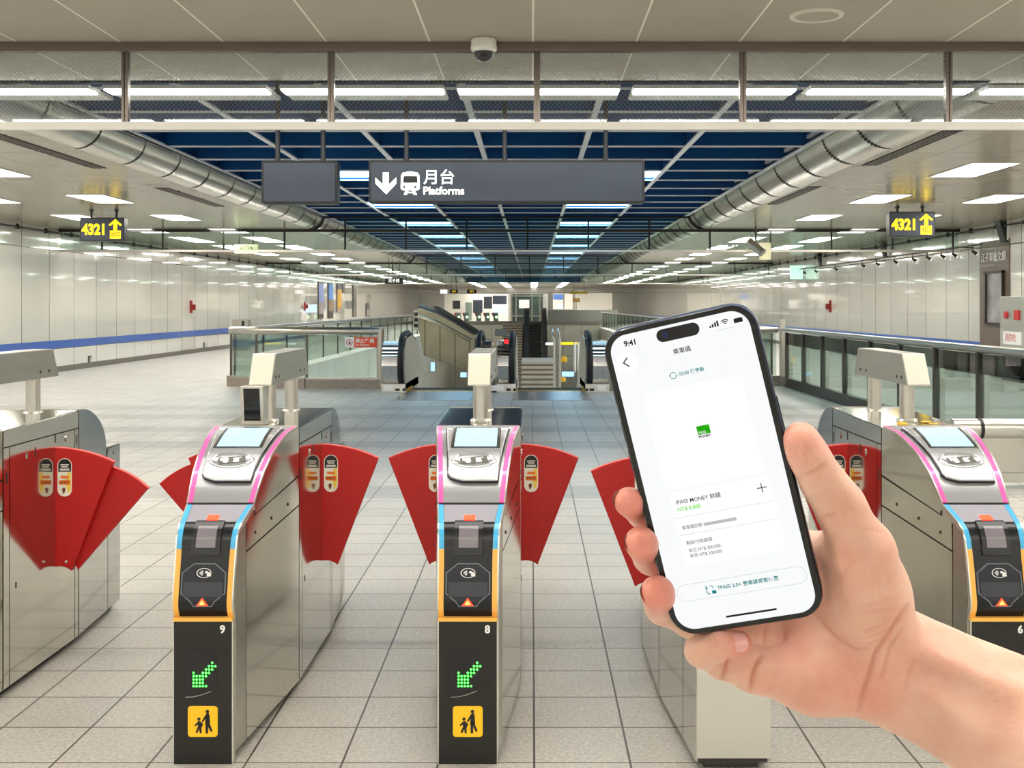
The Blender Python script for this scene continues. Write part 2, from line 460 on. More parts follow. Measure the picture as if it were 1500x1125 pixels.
# ---------------------------------------------------------------- smoke barriers hanging from the ceiling
def smoke_barrier(Y, label, pitch, phase, postm, glass, first):
    zt = .592 if first else .53; zb = 0.0
    t = thing('smoke_barrier', label, 'glass smoke barrier', (0, Y, ZC-zt))
    MB().box(XL, XR, -.03, .03, zt-.065, zt-.002).build('top_rail', M['bronze'] if first else M['dark_rail'], t)
    if not first:
        MB().box(X0, X1, -.03, .03, zt+.26, zt+.3).build('top_rail', M['dark_rail'], t)
        for xc, r, s in ((CL, RL, 1), (CR, RR, -1)):
            MB().tube([(xc+s*(r+.02)*math.sin(PI/2*i/10), 0, zt+r-(r+.02)*math.cos(PI/2*i/10)) for i in range(11)], .028, 8).build('cove_collar', M['dark_rail'], t, smooth=60)
    MB().box(XL, XR, -.02, .02, zb, zb+.05).build('bottom_rail', M['strip'] if first else M['steel_pale'], t)
    x = phase
    while x-pitch > XL: x -= pitch
    posts = []
    while x < XR: posts.append(x); x += pitch
    pm = gm = None
    for i, x in enumerate(posts):
        zz = zt-.065
        o = MB()
        if first:
            o.box(-.022, -.006, -.025, .025, .05, zz); o.box(.006, .022, -.025, .025, .05, zz); o.box(-.006, .006, -.012, .012, .05, zz)
        else: o.box(-.02, .02, -.02, .02, .05, zz+(.32 if X0 < x < X1 else 0))
        o.build('post', postm, t, loc=(x, 0, 0))
    edges = [XL+.01]+posts+[XR-.01]
    for a, b in zip(edges, edges[1:]):
        if b-a < .1: continue
        top = zt-.065
        if not first and X0 < (a+b)/2 < X1: top = zt+.26
        g = MB().box(a+.02, b-.02, -.003, .003, .05, top)
        g.build('glass_panel', glass, t)
    return t
M['strip'] = mat('bright aluminium edge', (246, 244, 236), 0.3, 0.0)
M['post'] = mat('bronze post', (112, 104, 98), 0.25, 1.0)
smoke_barrier(7.8, 'wired glass smoke barrier with bronze posts and a bright white lower edge, nearest the camera', 1.398, 0.035, M['post'], M['glass_wired'], True)
for Y, lb in ((26.8, 'clear glass smoke barrier with dark posts behind the hanging platform signs'),
              (47.6, 'third glass smoke barrier along the hall, dark posts, seen past the platform signs'),
              (66.0, 'glass smoke barrier with dark posts at the far end of the hall')):
    smoke_barrier(Y, lb, 1.42, -.1, M['dark_rail'], M['glass'], False)

# slot diffusers in the aisle ceilings beside the coves
for i, (x, y0, y1, lb) in enumerate(((-5.62, 11.6, 14.9, 'long dark slot air grille beside the left cove, nearer one'), (-5.62, 17.4, 20.6, 'dark slot air grille beside the left cove, farther one'),
                       (4.3, 11.7, 14.6, 'long dark slot air grille beside the right cove, nearer one'), (4.25, 17.2, 20.2, 'dark slot air grille beside the right cove, farther one'))):
    t = thing('air_grille', lb, 'air grille', (x, y0, ZC))
    MB().box(-.1, .1, 0, y1-y0, -.006, 0).build('frame', M['seam'], t)
    for j in range(4): MB().box(-.085+j*.05, -.066+j*.05, .02, y1-y0-.02, -.012, -.004).build('slat', M['bronze'], t)
# ceiling speaker and dome camera near the lens
t = thing('ceiling_speaker', 'round flush speaker grille in the near ceiling at upper right', 'speaker', (at(1196, 22, 7.06).x, 7.06, ZC))
MB().lathe([(.0, -.006), (.13, -.006), (.135, -.012), (.16, -.012), (.165, 0)], (0, 0, 0), n=40).build('rim', mat('speaker rim', (214, 208, 196), .5), t, smooth=30)
MB().lathe([(0, -.009), (.128, -.009), (.13, -.004)], (0, 0, 0), n=40).build('grille', mat('speaker mesh', (168, 160, 148), .6, noise=.2, nscale=300), t)
t = thing('security_camera', 'white dome security camera fixed under the bronze ceiling rail', 'security camera', (at(709, 60, 7.72).x, 7.68, ZC-.004))
MB().lathe([(0, 0), (.078, 0), (.085, -.01), (.085, -.045), (.088, -.05), (.088, -.075), (.06, -.092), (0, -.092)], (0, 0, 0), n=36).build('housing', M['white'], t, smooth=35)
MB().lathe([(.068, -.08), (.066, -.1), (.055, -.125), (.034, -.143), (0, -.15)], (0, 0, 0), n=32).build('dome', mat('smoked dome', (70, 70, 74), .06, trans=.6), t, smooth=60)
MB().ball((0, -.008, -.115), .026, 12).build('lens', M['black_gloss'], t, smooth=60)
# ---------------------------------------------------------------- ticket gates
YO = 4.9     # a gate's own origin sits this far from its design zero
def gw(Y):
    return float(np.interp(Y, [3.87, 4.62, 5.36, 6.02], [.0975, .165, .165, .117]))
CON = [(4.073, .838), (4.12, .885), (4.178, .933), (4.264, .98), (4.33, 1.004), (4.395, 1.025), (4.48, 1.044), (4.6, 1.054)]   # console curve (Y, z), front to back
NOSE = [(4.073, .834), (3.99, .805), (3.945, .789), (3.918, .772), (3.9, .745), (3.888, .70), (3.872, .64), (3.858, .58), (3.85, .545), (3.853, .52), (3.87, .49)]
REAR = [(5.36+.42*math.sin(PI/2*i/9), .84+.225*math.cos(PI/2*i/9)**1.0) for i in range(10)]

class Rib:
    "a curve in the (Y,z) plane, measured along its length; a ribbon of the gate's skin follows it"
    def __init__(s, pts, flip=1):
        s.p = pts; s.s = [0.0]; s.flip = flip
        for a, b in zip(pts, pts[1:]): s.s.append(s.s[-1]+math.hypot(b[0]-a[0], b[1]-a[1]))
        s.L = s.s[-1]
    def at(s, t):
        y = float(np.interp(t, s.s, [q[0] for q in s.p])); z = float(np.interp(t, s.s, [q[1] for q in s.p]))
        e = .012
        ta, tb = max(t-e, 0), min(t+e, s.L)
        dy = float(np.interp(tb, s.s, [q[0] for q in s.p])-np.interp(ta, s.s, [q[0] for q in s.p]))
        dz = float(np.interp(tb, s.s, [q[1] for q in s.p])-np.interp(ta, s.s, [q[1] for q in s.p]))
        l = math.hypot(dy, dz); n = (-dz/l*s.flip, dy/l*s.flip)
        return y, z, n
    def pt(s, x, t, off=0.0):
        y, z, n = s.at(t)
        return Vector((x, y+n[0]*off-YO, z+n[1]*off))
    def find(s, z):
        zs = [q[1] for q in s.p]
        return float(np.interp(z, zs, s.s)) if zs[0] < zs[-1] else float(np.interp(-z, [-q for q in zs], s.s))
    def findY(s, Y):
        return float(np.interp(Y, [q[0] for q in s.p], s.s)) if s.p[0][0] < s.p[-1][0] else float(np.interp(-Y, [-q[0] for q in s.p], s.s))
    def slab(s, mb, t0, t1, xl, xr, o0, o1, n=10, m=0, nx=1):
        "slab on the ribbon between lengths t0..t1, between xl(t) and xr(t), from offset o0 to o1"
        fx = (lambda t, f: f(t) if callable(f) else f)
        ts = sorted(set([t0, t1]+[t0+(t1-t0)*i/n for i in range(n+1)]+[q for q in s.s if t0 < q < t1]))
        rows = []
        for t in ts:
            a, b = fx(t, xl), fx(t, xr)
            rows.append([s.pt(a+(b-a)*j/nx, t, o1) for j in range(nx+1)]+[s.pt(b+(a-b)*j/nx, t, o0) for j in range(nx+1)])
        k = 2*(nx+1); vs = [q for r in rows for q in r]; fs = []
        for i in range(len(rows)-1):
            fs += [(i*k+j, i*k+(j+1) % k, (i+1)*k+(j+1) % k, (i+1)*k+j) for j in range(k)]
        fs += [list(range(k)), [(len(rows)-1)*k+j for j in range(k-1, -1, -1)]]
        return mb.add(vs, fs, m)
    def poly(s, mb, pts, o0, o1, m=0):
        "flat-ish outline [(x, length)] raised from o0 to o1"
        n = len(pts)
        vs = [s.pt(x, t, o1) for x, t in pts]+[s.pt(x, t, o0) for x, t in pts]
        return mb.add(vs, [list(range(n)), list(range(2*n-1, n-1, -1))]+[(i, (i+1) % n, (i+1) % n+n, i+n) for i in range(n)], m)
RC = Rib(CON); RN = Rib(NOSE, -1)
def wC(t): return gw(RC.at(t)[0])
def wN(t): return max(gw(RN.at(t)[0]), .0985)

G = {}
G['pink'] = mat('pink edge trim', (246, 96, 176), .3, coat=.3)
G['console'] = mat('console metal', (186, 188, 192), .3, .75, noise=.04, nscale=3)
G['reader'] = mat('reader silver', (206, 209, 214), .25, .7, coat=.4)
G['lcd'] = mat('lcd screen', (110, 150, 160), .2, emit=.85, ecol=(200, 240, 250))
G['plate'] = mat('lilac grey plate', (186, 184, 196), .3, .5)
G['cyan'] = mat('blue edge trim', (72, 178, 228), .35)
G['amber'] = mat('amber edge trim', (246, 184, 82), .4)
G['hous'] = mat('charcoal housing', (20, 21, 24), .28, spec=.35)
G['pad'] = mat('pad charcoal', (34, 37, 44), .4, spec=.35)
G['pad_edge'] = mat('pad edge', (112, 116, 124), .35)
G['red_led'] = mat('red lamp', (255, 70, 40), .4, emit=2.6, ecol=(255, 60, 24))
G['red_core'] = mat('orange lamp core', (255, 170, 90), .4, emit=4.0, ecol=(255, 150, 60))
G['green_led'] = mat('green led', (90, 255, 90), .4, emit=4.5, ecol=(60, 255, 70))
G['front'] = mat('black front', (18, 17, 15), .42, noise=.08, nscale=60)
G['lettering'] = mat('white lettering', (240, 240, 238), .5)
G['sign_y'] = mat('sign yellow', (255, 196, 20), .45)
G['wing'] = mat('red wing', (190, 12, 10), .42, noise=.06, nscale=40)
G['wing_edge'] = mat('red wing edge', (240, 92, 84), .45)
G['stk_w'] = mat('sticker white', (244, 240, 226), .4)
G['stk_b'] = mat('sticker black', (26, 24, 24), .4)
G['stk_y'] = mat('sticker yellow', (248, 214, 90), .4)
G['stk_o'] = mat('sticker orange', (240, 120, 24), .4)
G['screw'] = mat('screw', (60, 54, 50), .4, .8)

# the outline of a side, as (Y, z)
def side_y(pts, s, d0, d1, mb, m=0):
    "plate over the outline pts on side s (-1 left, 1 right) of the cabinet, from d0 to d1 proud of its skin"
    n = len(pts)
    vs = [(s*(gw(Y)+d1), Y-YO, z) for Y, z in pts]+[(s*(gw(Y)+d0), Y-YO, z) for Y, z in pts]
    return mb.add(vs, [list(range(n)), list(range(2*n-1, n-1, -1))]+[(i, (i+1) % n, (i+1) % n+n, i+n) for i in range(n)], m)

def gate_body(root, digit, nose=True):
    # core cabinet under the skin panels
    st = [(3.88, .5), (3.89, .72), (3.93, .775), (4.06, .825)]+[(a, b-.006) for a, b in CON[1:]]+[(4.7, 1.05), (5.1, 1.05)]+[(a, b-.006) for a, b in REAR]+[(5.80, .828), (6.015, .828)]
    core = MB(); rows = []
    for Y, z in st:
        w = gw(Y)-.004
        rows.append([(-w, Y-YO, .035), (w, Y-YO, .035), (w, Y-YO, z), (-w, Y-YO, z)])
    vs = [q for r in rows for q in r]; fs = []
    for i in range(len(rows)-1): fs += [(i*4+j, i*4+(j+1) % 4, (i+1)*4+(j+1) % 4, (i+1)*4+j) for j in range(4)]
    fs += [(0, 1, 2, 3), tuple(len(vs)-4+j for j in (3, 2, 1, 0))]
    core.add(vs, fs); core.build('cabinet', M['seam'], root)
    pl = MB(); vs = []; ring = [(3.9, gw(3.9)), (4.62, gw(4.62)), (5.36, gw(5.36)), (5.97, gw(5.97))]
    out = [(w-.03, Y-YO) for Y, w in ring]+[(-(w-.03), Y-YO) for Y, w in reversed(ring)]
    pl.prism(out, 'z', 0, .06); pl.build('plinth', M['steel_dark'], root)
    ZB = .035
    con_low = [p for p in CON if p[0] <= 4.6]
    cz = lambda Y: float(np.interp(Y, [q[0] for q in CON], [q[1] for q in CON]))
    for s in (-1, 1):
        def plate(name, pts, m='steel_mirror', d=.006):
            mb = MB(); side_y(pts, s, 0, d, mb); return mb.build(name, M[m], root)
        # under the console, bounded by its curve
        plate('side_panel', [(4.605, .862)]+[(4.605, 1.05)]+[(p[0], p[1]-.004) for p in reversed(con_low[:-1])]+[(4.078, .80)])
        # strip with three screws
        o = plate('side_panel', [(3.99, .80-.01)]+[(4.06, .822), (4.066, .795), (4.605, .854), (4.605, .742), (3.985, .69)])
        for Y, z in ((4.08, .735), (4.26, .752), (4.46, .769)):
            MB().cyl((s*(gw(Y)+.004), Y-YO, z), (s*(gw(Y)+.0085), Y-YO, z), .006, 12).build('screw', G['screw'], o)
        plate('side_panel', [(3.985, .684), (4.605, .736), (4.605, ZB), (3.985, ZB)])
        plate('side_panel', [(3.875, .62), (3.905, .765), (3.98, .79), (3.98, ZB), (3.875, ZB)], 'steel')
        # band along the top and narrow posts between the doors
        plate('side_panel', [(4.613, 1.048), (5.352, 1.058), (5.352, .985), (4.613, .985)])
        plate('side_panel', [(4.613, .98), (4.66, .98), (4.66, ZB), (4.613, ZB)])
        plate('wing_door', [(4.666, .98), (5.31, .98), (5.31, ZB), (4.666, ZB)])
        plate('side_panel', [(5.316, .98), (5.352, .98), (5.352, ZB), (5.316, ZB)])
        plate('side_panel', [(5.362, .885)]+[(a, b-.004) for a, b in REAR[:]]+[(5.775, .80)])
        plate('side_panel', [(5.362, .878), (5.785, .792), (5.80, .82), (5.80, ZB), (5.362, ZB)])
        plate('side_panel', [(5.807, .828), (5.99, .828), (6.012, .80), (6.012, ZB), (5.807, ZB)])
        for Y, z in ((4.83, .925), (5.22, .95)):
            k = MB(); k.cyl((s*(gw(Y)+.004), Y-YO, z), (s*(gw(Y)+.010), Y-YO, z), .014, 18); k.build('lock', M['chrome'], root)
        for Y, z, h in ((4.64, .86, .022), (4.9, .93, .02), (5.1, .965, .02), (5.335, .93, .022), (4.72, .42, .012), (5.25, .45, .012), (5.9, .60, .016), (5.9, .80, .008)):
            k = MB(); k.box(s*gw(Y)+.004*s-.0035, s*gw(Y)+.004*s+.0035, Y-YO-.003, Y-YO+.003, z-h, z+h); k.build('keyhole', M['seam'], root)
    # top plate and rounded tail
    tp = MB(); rows = []
    for Y, z in [(4.6, 1.05), (5.0, 1.058), (5.352, 1.064)]:
        w = gw(Y); rows.append([(-w, Y-YO, z-.006), (w, Y-YO, z-.006), (w, Y-YO, z), (-w, Y-YO, z)])
    vs = [q for r in rows for q in r]; fs = []
    for i in range(2): fs += [(i*4+j, i*4+(j+1) % 4, (i+1)*4+(j+1) % 4, (i+1)*4+j) for j in range(4)]
    fs += [(0, 1, 2, 3), (11, 10, 9, 8)]
    tp.add(vs, fs); tp.build('top_plate', M['steel_mirror'], root)
    RR_ = Rib([(5.358, 1.065)]+REAR[1:])
    h = MB(); RR_.slab(h, 0, RR_.L, lambda t: -gw(RR_.at(t)[0]), lambda t: gw(RR_.at(t)[0]), -.004, .001, 12); h.build('tail_cover', M['steel'], root, smooth=40)
    e = MB(); e.box(-.12, .12, 5.79-YO, 6.01-YO, .829, .836); e.build('tail_step', M['steel'], root)
    e = MB(); e.box(-gw(6.02)-.004, gw(6.02)+.004, 6.012-YO, 6.024-YO, .05, .832); e.build('end_panel', M['steel_pale'], root)
    # raised sensor bar on two round posts
    for Y in (4.815, 5.27):
        mb = MB(); mb.cyl((0, Y-YO, 1.05), (0, Y-YO, 1.24), .031, 28); mb.lathe([(.031, 1.05), (.042, 1.052), (.044, 1.058), (.04, 1.066), (.031, 1.068)], (0, Y-YO, 0), n=28)
        mb.build('sensor_post', M['steel_pale'], root, smooth=35)
    prof = [(4.662-YO, 1.215), (4.735-YO, 1.343), (5.375-YO, 1.343), (5.44-YO, 1.215)]
    hb = MB(); hb.prism(prof, 'x', -.047, .047); hood = hb.build('sensor_bar', M['steel'], root, bevel=.003)
    n = Vector((0, -(1.343-1.215), .073)).normalized()
    fp = MB(); d = n*.002
    fp.add([Vector((x, y, z))+k*d for k in (0, 1) for x, y, z in ((-.044, 4.664-YO, 1.219), (.044, 4.664-YO, 1.219), (.044, 4.733-YO, 1.340), (-.044, 4.733-YO, 1.340))],
           [(0, 1, 2, 3), (7, 6, 5, 4), (0, 1, 5, 4), (1, 2, 6, 5), (2, 3, 7, 6), (3, 0, 4, 7)])
    fp.build('end_cover', mat('pale end cover', (226, 222, 206), .42, .35, noise=.05, nscale=30) if 'ec' not in G else G['ec'], hood)  # slanted steel end, reflected lamp light put into its paler colour
    sm = MB()
    for s in (-1, 1):
        for Y in (4.74, 4.80, 5.24, 5.33): sm.cyl((s*.046, Y-YO, 1.245), (s*.0485, Y-YO, 1.245), .007, 12)
    sm.build('sensor_eye', M['seam'], hood)
    if nose: gate_nose(root, digit)
    else:
        # plain steel tail end of the machine toward the other side has the same console too
        gate_nose(root, digit)

def gate_nose(root, digit):
    # console face with pink edges
    c = MB(); RC.slab(c, .002, RC.L, lambda t: -wC(t)+.016, lambda t: wC(t)-.016, -.003, .003, 16); c.build('console_face', G['console'], root, smooth=40)
    for s in (-1, 1):
        p = MB(); f0 = (lambda t: s*wC(t)); f1 = (lambda t: s*(wC(t)-.017))
        RC.slab(p, .002, RC.L, *((f1, f0) if s > 0 else (f0, f1)), -.003, .004, 16); p.build('edge_trim', G['pink'], root, smooth=40)
        p = MB(); f0 = (lambda t: s*(wC(t)+.005)); f1 = (lambda t: s*wC(t))
        RC.slab(p, .002, RC.L, *((f1, f0) if s > 0 else (f0, f1)), -.006, .0045, 16); p.build('edge_bead', M['steel_pale'], root, smooth=40)
    MB().box(-.162, .162, 4.595-YO, 4.607-YO, 1.046, 1.06).build('top_edge', M['steel_pale'], root)
    # card reader: raised silver moulding with a screen and an oval antenna dish
    ta, tb = RC.findY(4.155), RC.findY(4.535)
    def xl(t): return -wC(t)+.036
    def xr(t): return wC(t)-.03
    def outline(grow=0.0):
        L = []
        for i in range(13): t = tb+(ta-tb)*i/12; L.append((xl(t)-grow, t))
        for i in range(1, 9):
            a = i/9; x = xl(ta)+(xr(ta)-xl(ta))*a; L.append((x, ta-.006-.034*a**1.0-.008*math.sin(PI*a)-grow))
        tq = ta-.034
        L.append((xr(ta)-.004, tq-grow))
        for i in range(13): t = (ta-.022)+(tb-ta+.022)*i/12; L.append((xr(t)+grow, t))
        return L
    def rib_mesh(L, o0, o1):
        # fill an outline between matched left and right columns
        mb = MB(); rows = []
        ts = sorted(set(round(t, 4) for x, t in L)); t_lo = min(ts); t_hi = max(ts)
        n = 26
        for i in range(n+1):
            t = t_lo+(t_hi-t_lo)*i/n
            xs_ = []
            for (x0, t0), (x1, t1) in zip(L, L[1:]+L[:1]):
                if (t0-t)*(t1-t) <= 0 and abs(t1-t0) > 1e-7: xs_.append(x0+(x1-x0)*(t-t0)/(t1-t0))
            if len(xs_) >= 2: rows.append((t, min(xs_), max(xs_)))
        k = 2*7; vs = []
        for t, a, b in rows:
            for j in range(7):
                x = a+(b-a)*j/6; vs.append(RC.pt(x, t, o1))
            for j in range(7):
                x = b+(a-b)*j/6; vs.append(RC.pt(x, t, o0))
        fs = []
        for i in range(len(rows)-1): fs += [(i*k+j, i*k+(j+1) % k, (i+1)*k+(j+1) % k, (i+1)*k+j) for j in range(k)]
        fs += [list(range(k)), [(len(rows)-1)*k+j for j in range(k-1, -1, -1)]]
        return mb.add(vs, fs)
    bz = rib_mesh(outline(.004), .0, .008).build('reader_base', M['black'], root, smooth=30)
    rd = rib_mesh(outline(0), .006, .018).build('card_reader', G['reader'], root, smooth=35, bevel=.004)
    mb = MB(); t0, t1 = RC.findY(4.305), RC.findY(4.475)
    RC.slab(mb, t0-.008, t1+.008, -.088, .096, .016, .0195, 8); mb.build('screen_bezel', M['steel_dark'], rd)
    mb = MB(); RC.slab(mb, t0, t1, -.076, .083, .0195, .021, 8); mb.build('screen', G['lcd'], rd)
    tc = RC.findY(4.225)-.004; ov = MB(); k = 40
    rings = [(1.0, .018), (.97, .022), (.90, .0245), (.83, .022), (.74, .019), (.0, .0185)]
    vs = []
    for f, o in rings:
        for j in range(k):
            a = 2*PI*j/k; vs.append(RC.pt(.083*f*math.cos(a)+.002, tc+.047*f*math.sin(a), o))
    ov.add(vs, [(i*k+j, i*k+(j+1) % k, (i+1)*k+(j+1) % k, (i+1)*k+j) for i in range(len(rings)-1) for j in range(k)])
    an = ov.build('antenna_dish', G['reader'], rd, smooth=60)
    ic = MB()
    RC.poly(ic, [(-.05, tc+.012), (.048, tc+.026), (.056, tc-.010), (-.042, tc-.024)], .0185, .0205); ic.build('icon_pad', M['steel_dark'], an)
    ic = MB()
    RC.poly(ic, [(-.042, tc+.008), (-.012, tc+.0125), (-.008, tc-.002), (-.038, tc-.007)], .0205, .0212)
    RC.poly(ic, [(-.018+.011*math.cos(a*PI/6), tc-.0105+.0075*math.sin(a*PI/6)) for a in range(12)], .0205, .0213)
    RC.poly(ic, [(.008, tc+.012), (.028, tc+.0145), (.032, tc-.012), (.011, tc-.0145)], .0205, .0212)
    RC.poly(ic, [(.026, tc+.017), (.036, tc+.018), (.037, tc+.012), (.033, tc+.0125), (.032, tc+.015)], .0205, .0212)
    ic.build('card_icon', G['lettering'], an)
    # dark joint, then the black lower module
    MB().box(-gw(4.073), gw(4.073), 4.066-YO, 4.08-YO, .822, .837).build('joint_strip', M['seam'], root)
    hs = MB(); RN.slab(hs, 0.002, RN.L, lambda t: -wN(t)+.017, lambda t: wN(t)-.017, -.02, .002, 14); hs.build('validator_housing', G['hous'], root, smooth=50)
    tA = RN.findY(3.955)
    mb = MB(); RN.slab(mb, .004, tA, lambda t: -wN(t)+.018, lambda t: wN(t)-.018, .002, .0035, 4); mb.build('cover_plate', G['plate'], root)
    tb_ = RN.find(.715)
    for s in (-1, 1):
        for nm, a, b, m in (('edge_trim', .002, tb_, 'cyan'), ('edge_trim', tb_, RN.L, 'amber')):
            p = MB(); f0 = (lambda t: s*wN(t)); f1 = (lambda t: s*(wN(t)-.017))
            RN.slab(p, a, b, *((f1, f0) if s > 0 else (f0, f1)), -.02, .004, 10); p.build(nm, G[m], root, smooth=50)
        p = MB(); f0 = (lambda t: s*(wN(t)+.0045)); f1 = (lambda t: s*wN(t))
        RN.slab(p, .002, RN.L, *((f1, f0) if s > 0 else (f0, f1)), -.02, .0045, 14); p.build('edge_bead', M['steel_pale'], root, smooth=50)
    MB().box(-.0985, .0985, 3.846-YO, 3.88-YO, .481, .494).build('bottom_trim', G['amber'], root)
    # ticket slot hood with its grey window
    t0, t1 = RN.find(.792), RN.find(.695)
    sl = MB(); RN.slab(sl, t0, t1, -.049, .049, .0, .010, 10); sh = sl.build('slot_hood', M['black'], root, smooth=50)
    mb = MB(); RN.slab(mb, RN.find(.778), RN.find(.718), -.033, .033, .010, .012, 8); mb.build('slot_window', mat('grey window', (128, 122, 128), .25) if 'gwin' not in G else G['gwin'], sh, smooth=50)
    mb = MB(); RN.slab(mb, RN.find(.806), RN.find(.795), -.019, .019, .002, .007, 4); mb.build('status_lamp', G['red_led'], sh)
    # octagonal contactless pad
    zc = .605; tp = RN.find(zc)
    def octo(g):
        return [(-.075*g, tp-.035*g), (-.036*g, tp-.066*g), (.036*g, tp-.066*g), (.075*g, tp-.035*g), (.075*g, tp+.034*g), (.04*g, tp+.062*g), (.031*g, tp+.076*g), (-.031*g, tp+.076*g), (-.04*g, tp+.062*g), (-.075*g, tp+.034*g)]
    mb = MB(); RN.poly(mb, octo(1.0), .0, .005); pd = mb.build('contactless_pad', G['pad_edge'], root)
    mb = MB(); RN.poly(mb, octo(.95), .005, .0062); mb.build('pad_face', G['pad'], pd)
    mb = MB(); RN.poly(mb, [(-.066, tp-.004), (.066, tp-.004), (.066, tp+.044), (-.066, tp+.044)], .0062, .0068); mb.build('pad_field', mat('pad field', (48, 50, 58), .3) if 'pf' not in G else G['pf'], pd)
    # contactless symbol: oval, four waves, hand with card
    ts = tp-.034; y_, z_, n_ = RN.at(ts); sy = MB(); off = .0068
    k = 36
    vs = []
    for r in (1.0, .88):
        for j in range(k):
            a = 2*PI*j/k; vs.append(RN.pt(.025*r*math.cos(a), ts-.016*r*math.sin(a)*1.0, off))
    sy.add(vs, [(j, (j+1) % k, (j+1) % k+k, j+k) for j in range(k)])
    for q, R in enumerate((.004, .0075, .011, .0145)):
        vs = []
        for r in (R, R-.0021):
            for j in range(9):
                a = math.radians(-40+80*j/8); vs.append(RN.pt(-.017+r*math.cos(a), ts-r*math.sin(a), off+.0001))
        sy.add(vs, [(j, j+1, j+10, j+9) for j in range(8)])
    RN.poly(sy, [(.003, ts-.004), (.009, ts-.007), (.019, ts-.001), (.026, ts+.010), (.021, ts+.012), (.018, ts+.006), (.015, ts+.014), (.009, ts+.006), (.012, ts+.002), (.005, ts+.001)], off, off+.0004)
    sy.build('contactless_symbol', G['lettering'], pd)
    tt = tp+.061
    mb = MB(); RN.poly(mb, [(-.019, tt+.010), (.0, tt-.013), (.019, tt+.010)], .004, .0105); lp = mb.build('arrow_lamp', G['red_led'], pd)
    mb = MB(); RN.poly(mb, [(-.009, tt+.006), (.0, tt-.006), (.009, tt+.006)], .0105, .0112); mb.build('lamp_core', G['red_core'], lp)
    # black front with number, led arrow and pictogram
    fr = MB(); fr.box(-.0975, .0975, 3.853-YO, 3.90-YO, 0.0, .481); f = fr.build('front_panel', G['front'], root)
    y = 3.853-YO
    mb = MB()
    for s in (-1, 1): mb.box(s*.0995-.002, s*.0995+.002, 3.853-YO, 3.885-YO, .0, .481)
    mb.build('side_bead', M['steel_pale'], root)
    text('number', digit, .036, G['lettering'], f, (.066, y-.0006, .452), align='CENTER', bold=.0012)
    mx = lambda px: (px-118)/102*.2333-.0   # layout in the panel's own scale
    led = []
    rows = {0: [6], 1: [5, 6, 7], 2: [4, 5, 6], 3: [0, 3, 4, 5], 4: [0, 1, 2, 3, 4], 5: [0, 1, 2, 3], 6: [0, 1, 2, 3], 7: [0, 1, 2, 3, 4]}
    a = MB(); px = .0104
    for r, cs in rows.items():
        for c in cs: a.ball((-.031+c*px, y-.001, .341-r*.0112), .0039, 8, sc=(1, .5, 1))
    win = MB(); win.prism([(-.056, .395), (-.02, .38), (.045, .372), (.05, .32), (.046, .262), (.03, .246), (-.01, .232), (-.056, .226)], 'y', y-.0012, y)
    w = win.build('display_window', M['black_gloss'], f)
    a.build('led_arrow', G['green_led'], w, smooth=60)
    cl = MB(); cl.tube([(-.058, y-.0015, .226), (-.035, y-.0015, .2265), (-.008, y-.0015, .2325), (.03, y-.0015, .246)], .0012, 6); cl.build('window_rim', M['chrome'], w)
    p = MB(); p.prism(rrect(-.05, .05, .092, .196, .011), 'y', y-.0015, y); pg = p.build('pictogram', G['sign_y'], f)
    pr = MB(); yy = (y-.0022, y-.0015)
    def limb(a, b, r0, r1, m=0):
        a = Vector(a); b = Vector(b); d = (b-a).normalized(); q = Vector((-d.y, d.x)); out = []
        for i in range(7):
            t = PI*i/6; out.append(tuple(a+q*r0*math.cos(t)-d*r0*math.sin(t)))
        for i in range(7):
            t = PI*i/6; out.append(tuple(b-q*r1*math.cos(t)+d*r1*math.sin(t)))
        pr.prism(out, 'y', *yy)
    X = lambda u: (u-238)/235*.1; Z = lambda v: .144-(v-836)/235*.1     # measured on the sign
    hd = lambda u, v, r: pr.prism([(X(u)+r*math.cos(i*PI/8), Z(v)+r*math.sin(i*PI/8)) for i in range(16)], 'y', *yy)
    hd(275, 757, .0062); hd(208, 817, .0056)
    P2 = lambda u, v: (X(u), Z(v))
    limb(P2(277, 785), P2(273, 850), .0062, .0066); limb(P2(270, 850), P2(271, 922), .0048, .0042); limb(P2(280, 850), P2(306, 908), .0046, .0038)
    limb(P2(268, 785), P2(238, 834), .0036, .003); limb(P2(284, 785), P2(289, 850), .0034, .003)
    limb(P2(210, 845), P2(214, 880), .0058, .0056); limb(P2(206, 885), P2(190, 920), .0038, .0033); limb(P2(218, 880), P2(222, 922), .004, .0036)
    limb(P2(202, 845), P2(180, 866), .0032, .0028); limb(P2(220, 845), P2(235, 858), .0032, .0028); limb(P2(235, 858), P2(226, 878), .0028, .0026)
    pr.build('adult_and_child_figure', M['black'], pg)

